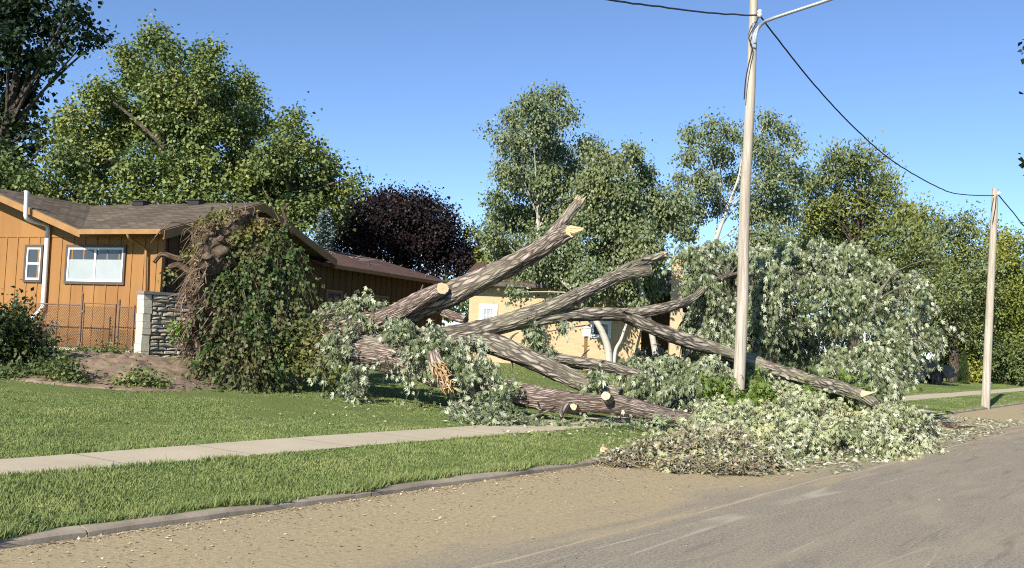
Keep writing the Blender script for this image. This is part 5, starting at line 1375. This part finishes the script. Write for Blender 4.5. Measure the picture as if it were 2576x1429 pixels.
# shrubs and weeds at the left
def bush(name, lab, lst, Y, n, size, lm, kind='oval', cat="shrub", spray=0.12, droop=0.1, up=0.5):
    b0 = P(lst[0][0], 940, Y); b0.z = gz(b0.x, b0.y)
    t = thing(name, lab, cat, b0)
    bl = blob3(lst, Y, 0.35); mb = MB()
    for c, r in bl[:8]: mb.tube([b0 + Vector((random.uniform(-.1, .1), random.uniform(-.1, .1), -.05)), b0.lerp(c, .5), c], [0.018 * min(1, size / 0.07) ** 2, 0.012 * min(1, size / 0.07) ** 2, 0.003], 5)
    mb.build("stem", M['bark_tree'], t)
    foliage("foliage", bl, n, size, kind, M[lm], t, spray=spray, droop=droop, up=up, zmin=0.02)
    return t
bush("shrub", "dark dense shrub at the left edge below the white pipe", [(30, 850, 50), (80, 880, 40), (20, 800, 34), (50, 780, 20), (-30, 840, 60), (40, 910, 45), (95, 920, 36), (-20, 920, 55), (120, 870, 18), (70, 830, 26)], 18.6, 6500, 0.09, 'l_bush')
bush("weed", "low green weeds between the dark shrub and the bare earth", [(150, 945, 26), (185, 955, 24), (120, 950, 26), (200, 970, 14), (90, 955, 26), (165, 925, 16), (60, 960, 24), (20, 960, 26), (-20, 955, 26)], 17.9, 4200, 0.075, 'l_hedge', cat="weeds")
bush("weed", "tall grey green feathery weed beside the white pipe", [(115, 850, 14), (112, 880, 16), (118, 820, 8), (110, 905, 16)], 19.5, 900, 0.07, 'l_spruce', 'narrow', cat="weeds", droop=-0.5)
bush("weed", "patch of green weeds on the bare earth mound", [(345, 960, 20), (375, 970, 18), (320, 968, 16), (400, 975, 12)], 18.2, 1300, 0.07, 'l_green2', cat="weeds")
bush("weed", "weeds along the foot of the chain link gate", [(240, 895, 12), (270, 893, 12), (300, 890, 10), (210, 892, 12)], 24.7, 900, 0.08, 'l_hedge', cat="weeds")
bush("weed", "small broad leaved weed at the kerb in the lower left", [(72, 1332, 5), (80, 1338, 6), (64, 1340, 5)], G(72, 1345).y, 130, 0.03, 'l_green2', cat="weeds", spray=0.03)

# ------------------------------------------------------------------ parked truck
tk = G(2304, 962); ty = tk.y
TK = Vector((tk.x, tk.y, tk.z)); tX, tY = Vector((0.985, -0.17, 0)), Vector((0.17, 0.985, 0))
truck = thing("parked_truck", "black pickup truck parked on the far lawn behind the fallen crown", "truck", TK)
def TP(x, y, z): return TK + tX * x + tY * y + ZV * z
KK = 0.86
prof = [(-3.6, 0.45), (-3.6, 1.05), (-1.75, 1.10), (-1.7, 1.18), (-1.5, 1.75), (-0.1, 1.80), (0.75, 1.22), (1.75, 1.12), (1.95, 0.95), (1.98, 0.48), (1.6, 0.42), (-3.3, 0.42)]
mb = MB(); mb.prism([TP(x * KK, -0.85, z * KK) for x, z in prof], tY * 1.7)
body = mb.build("body", M['carpaint'], truck)
mb = MB(); mb.box(TP(1.9 * KK, -0.87, 0.42 * KK), tX * 0.16, tY * 1.74, ZV * 0.22); mb.build("bumper", M['dark'], truck)
mb = MB(); mb.prism([TP(x * KK, -0.858, z * KK) for x, z in ((-1.45, 1.2), (-1.32, 1.68), (-0.15, 1.72), (0.55, 1.24))], tY * 0.006); mb.build("side_window", M['glass'], truck)
for y in (-0.866, 0.50):
    mb = MB(); mb.box(TP(1.93 * KK, y, 0.78 * KK), tX * 0.06, tY * 0.36, ZV * 0.16); mb.build("headlight", M['glass'], truck)
for x in (1.0 * KK, -2.6 * KK):
    for y in (-0.92, 0.72):
        mb = MB(); c = TP(x, y, 0.36); mb.tube([c, c + tY * 0.2], 0.36, 20, smooth=False); wh = mb.build("wheel", M['tyre'], truck)
        mb = MB(); c = TP(x, y - 0.012 if y < 0 else y + 0.2, 0.36); mb.tube([c, c + tY * 0.012], 0.21, 16, smooth=False); mb.build("rim", M['dark'], wh)
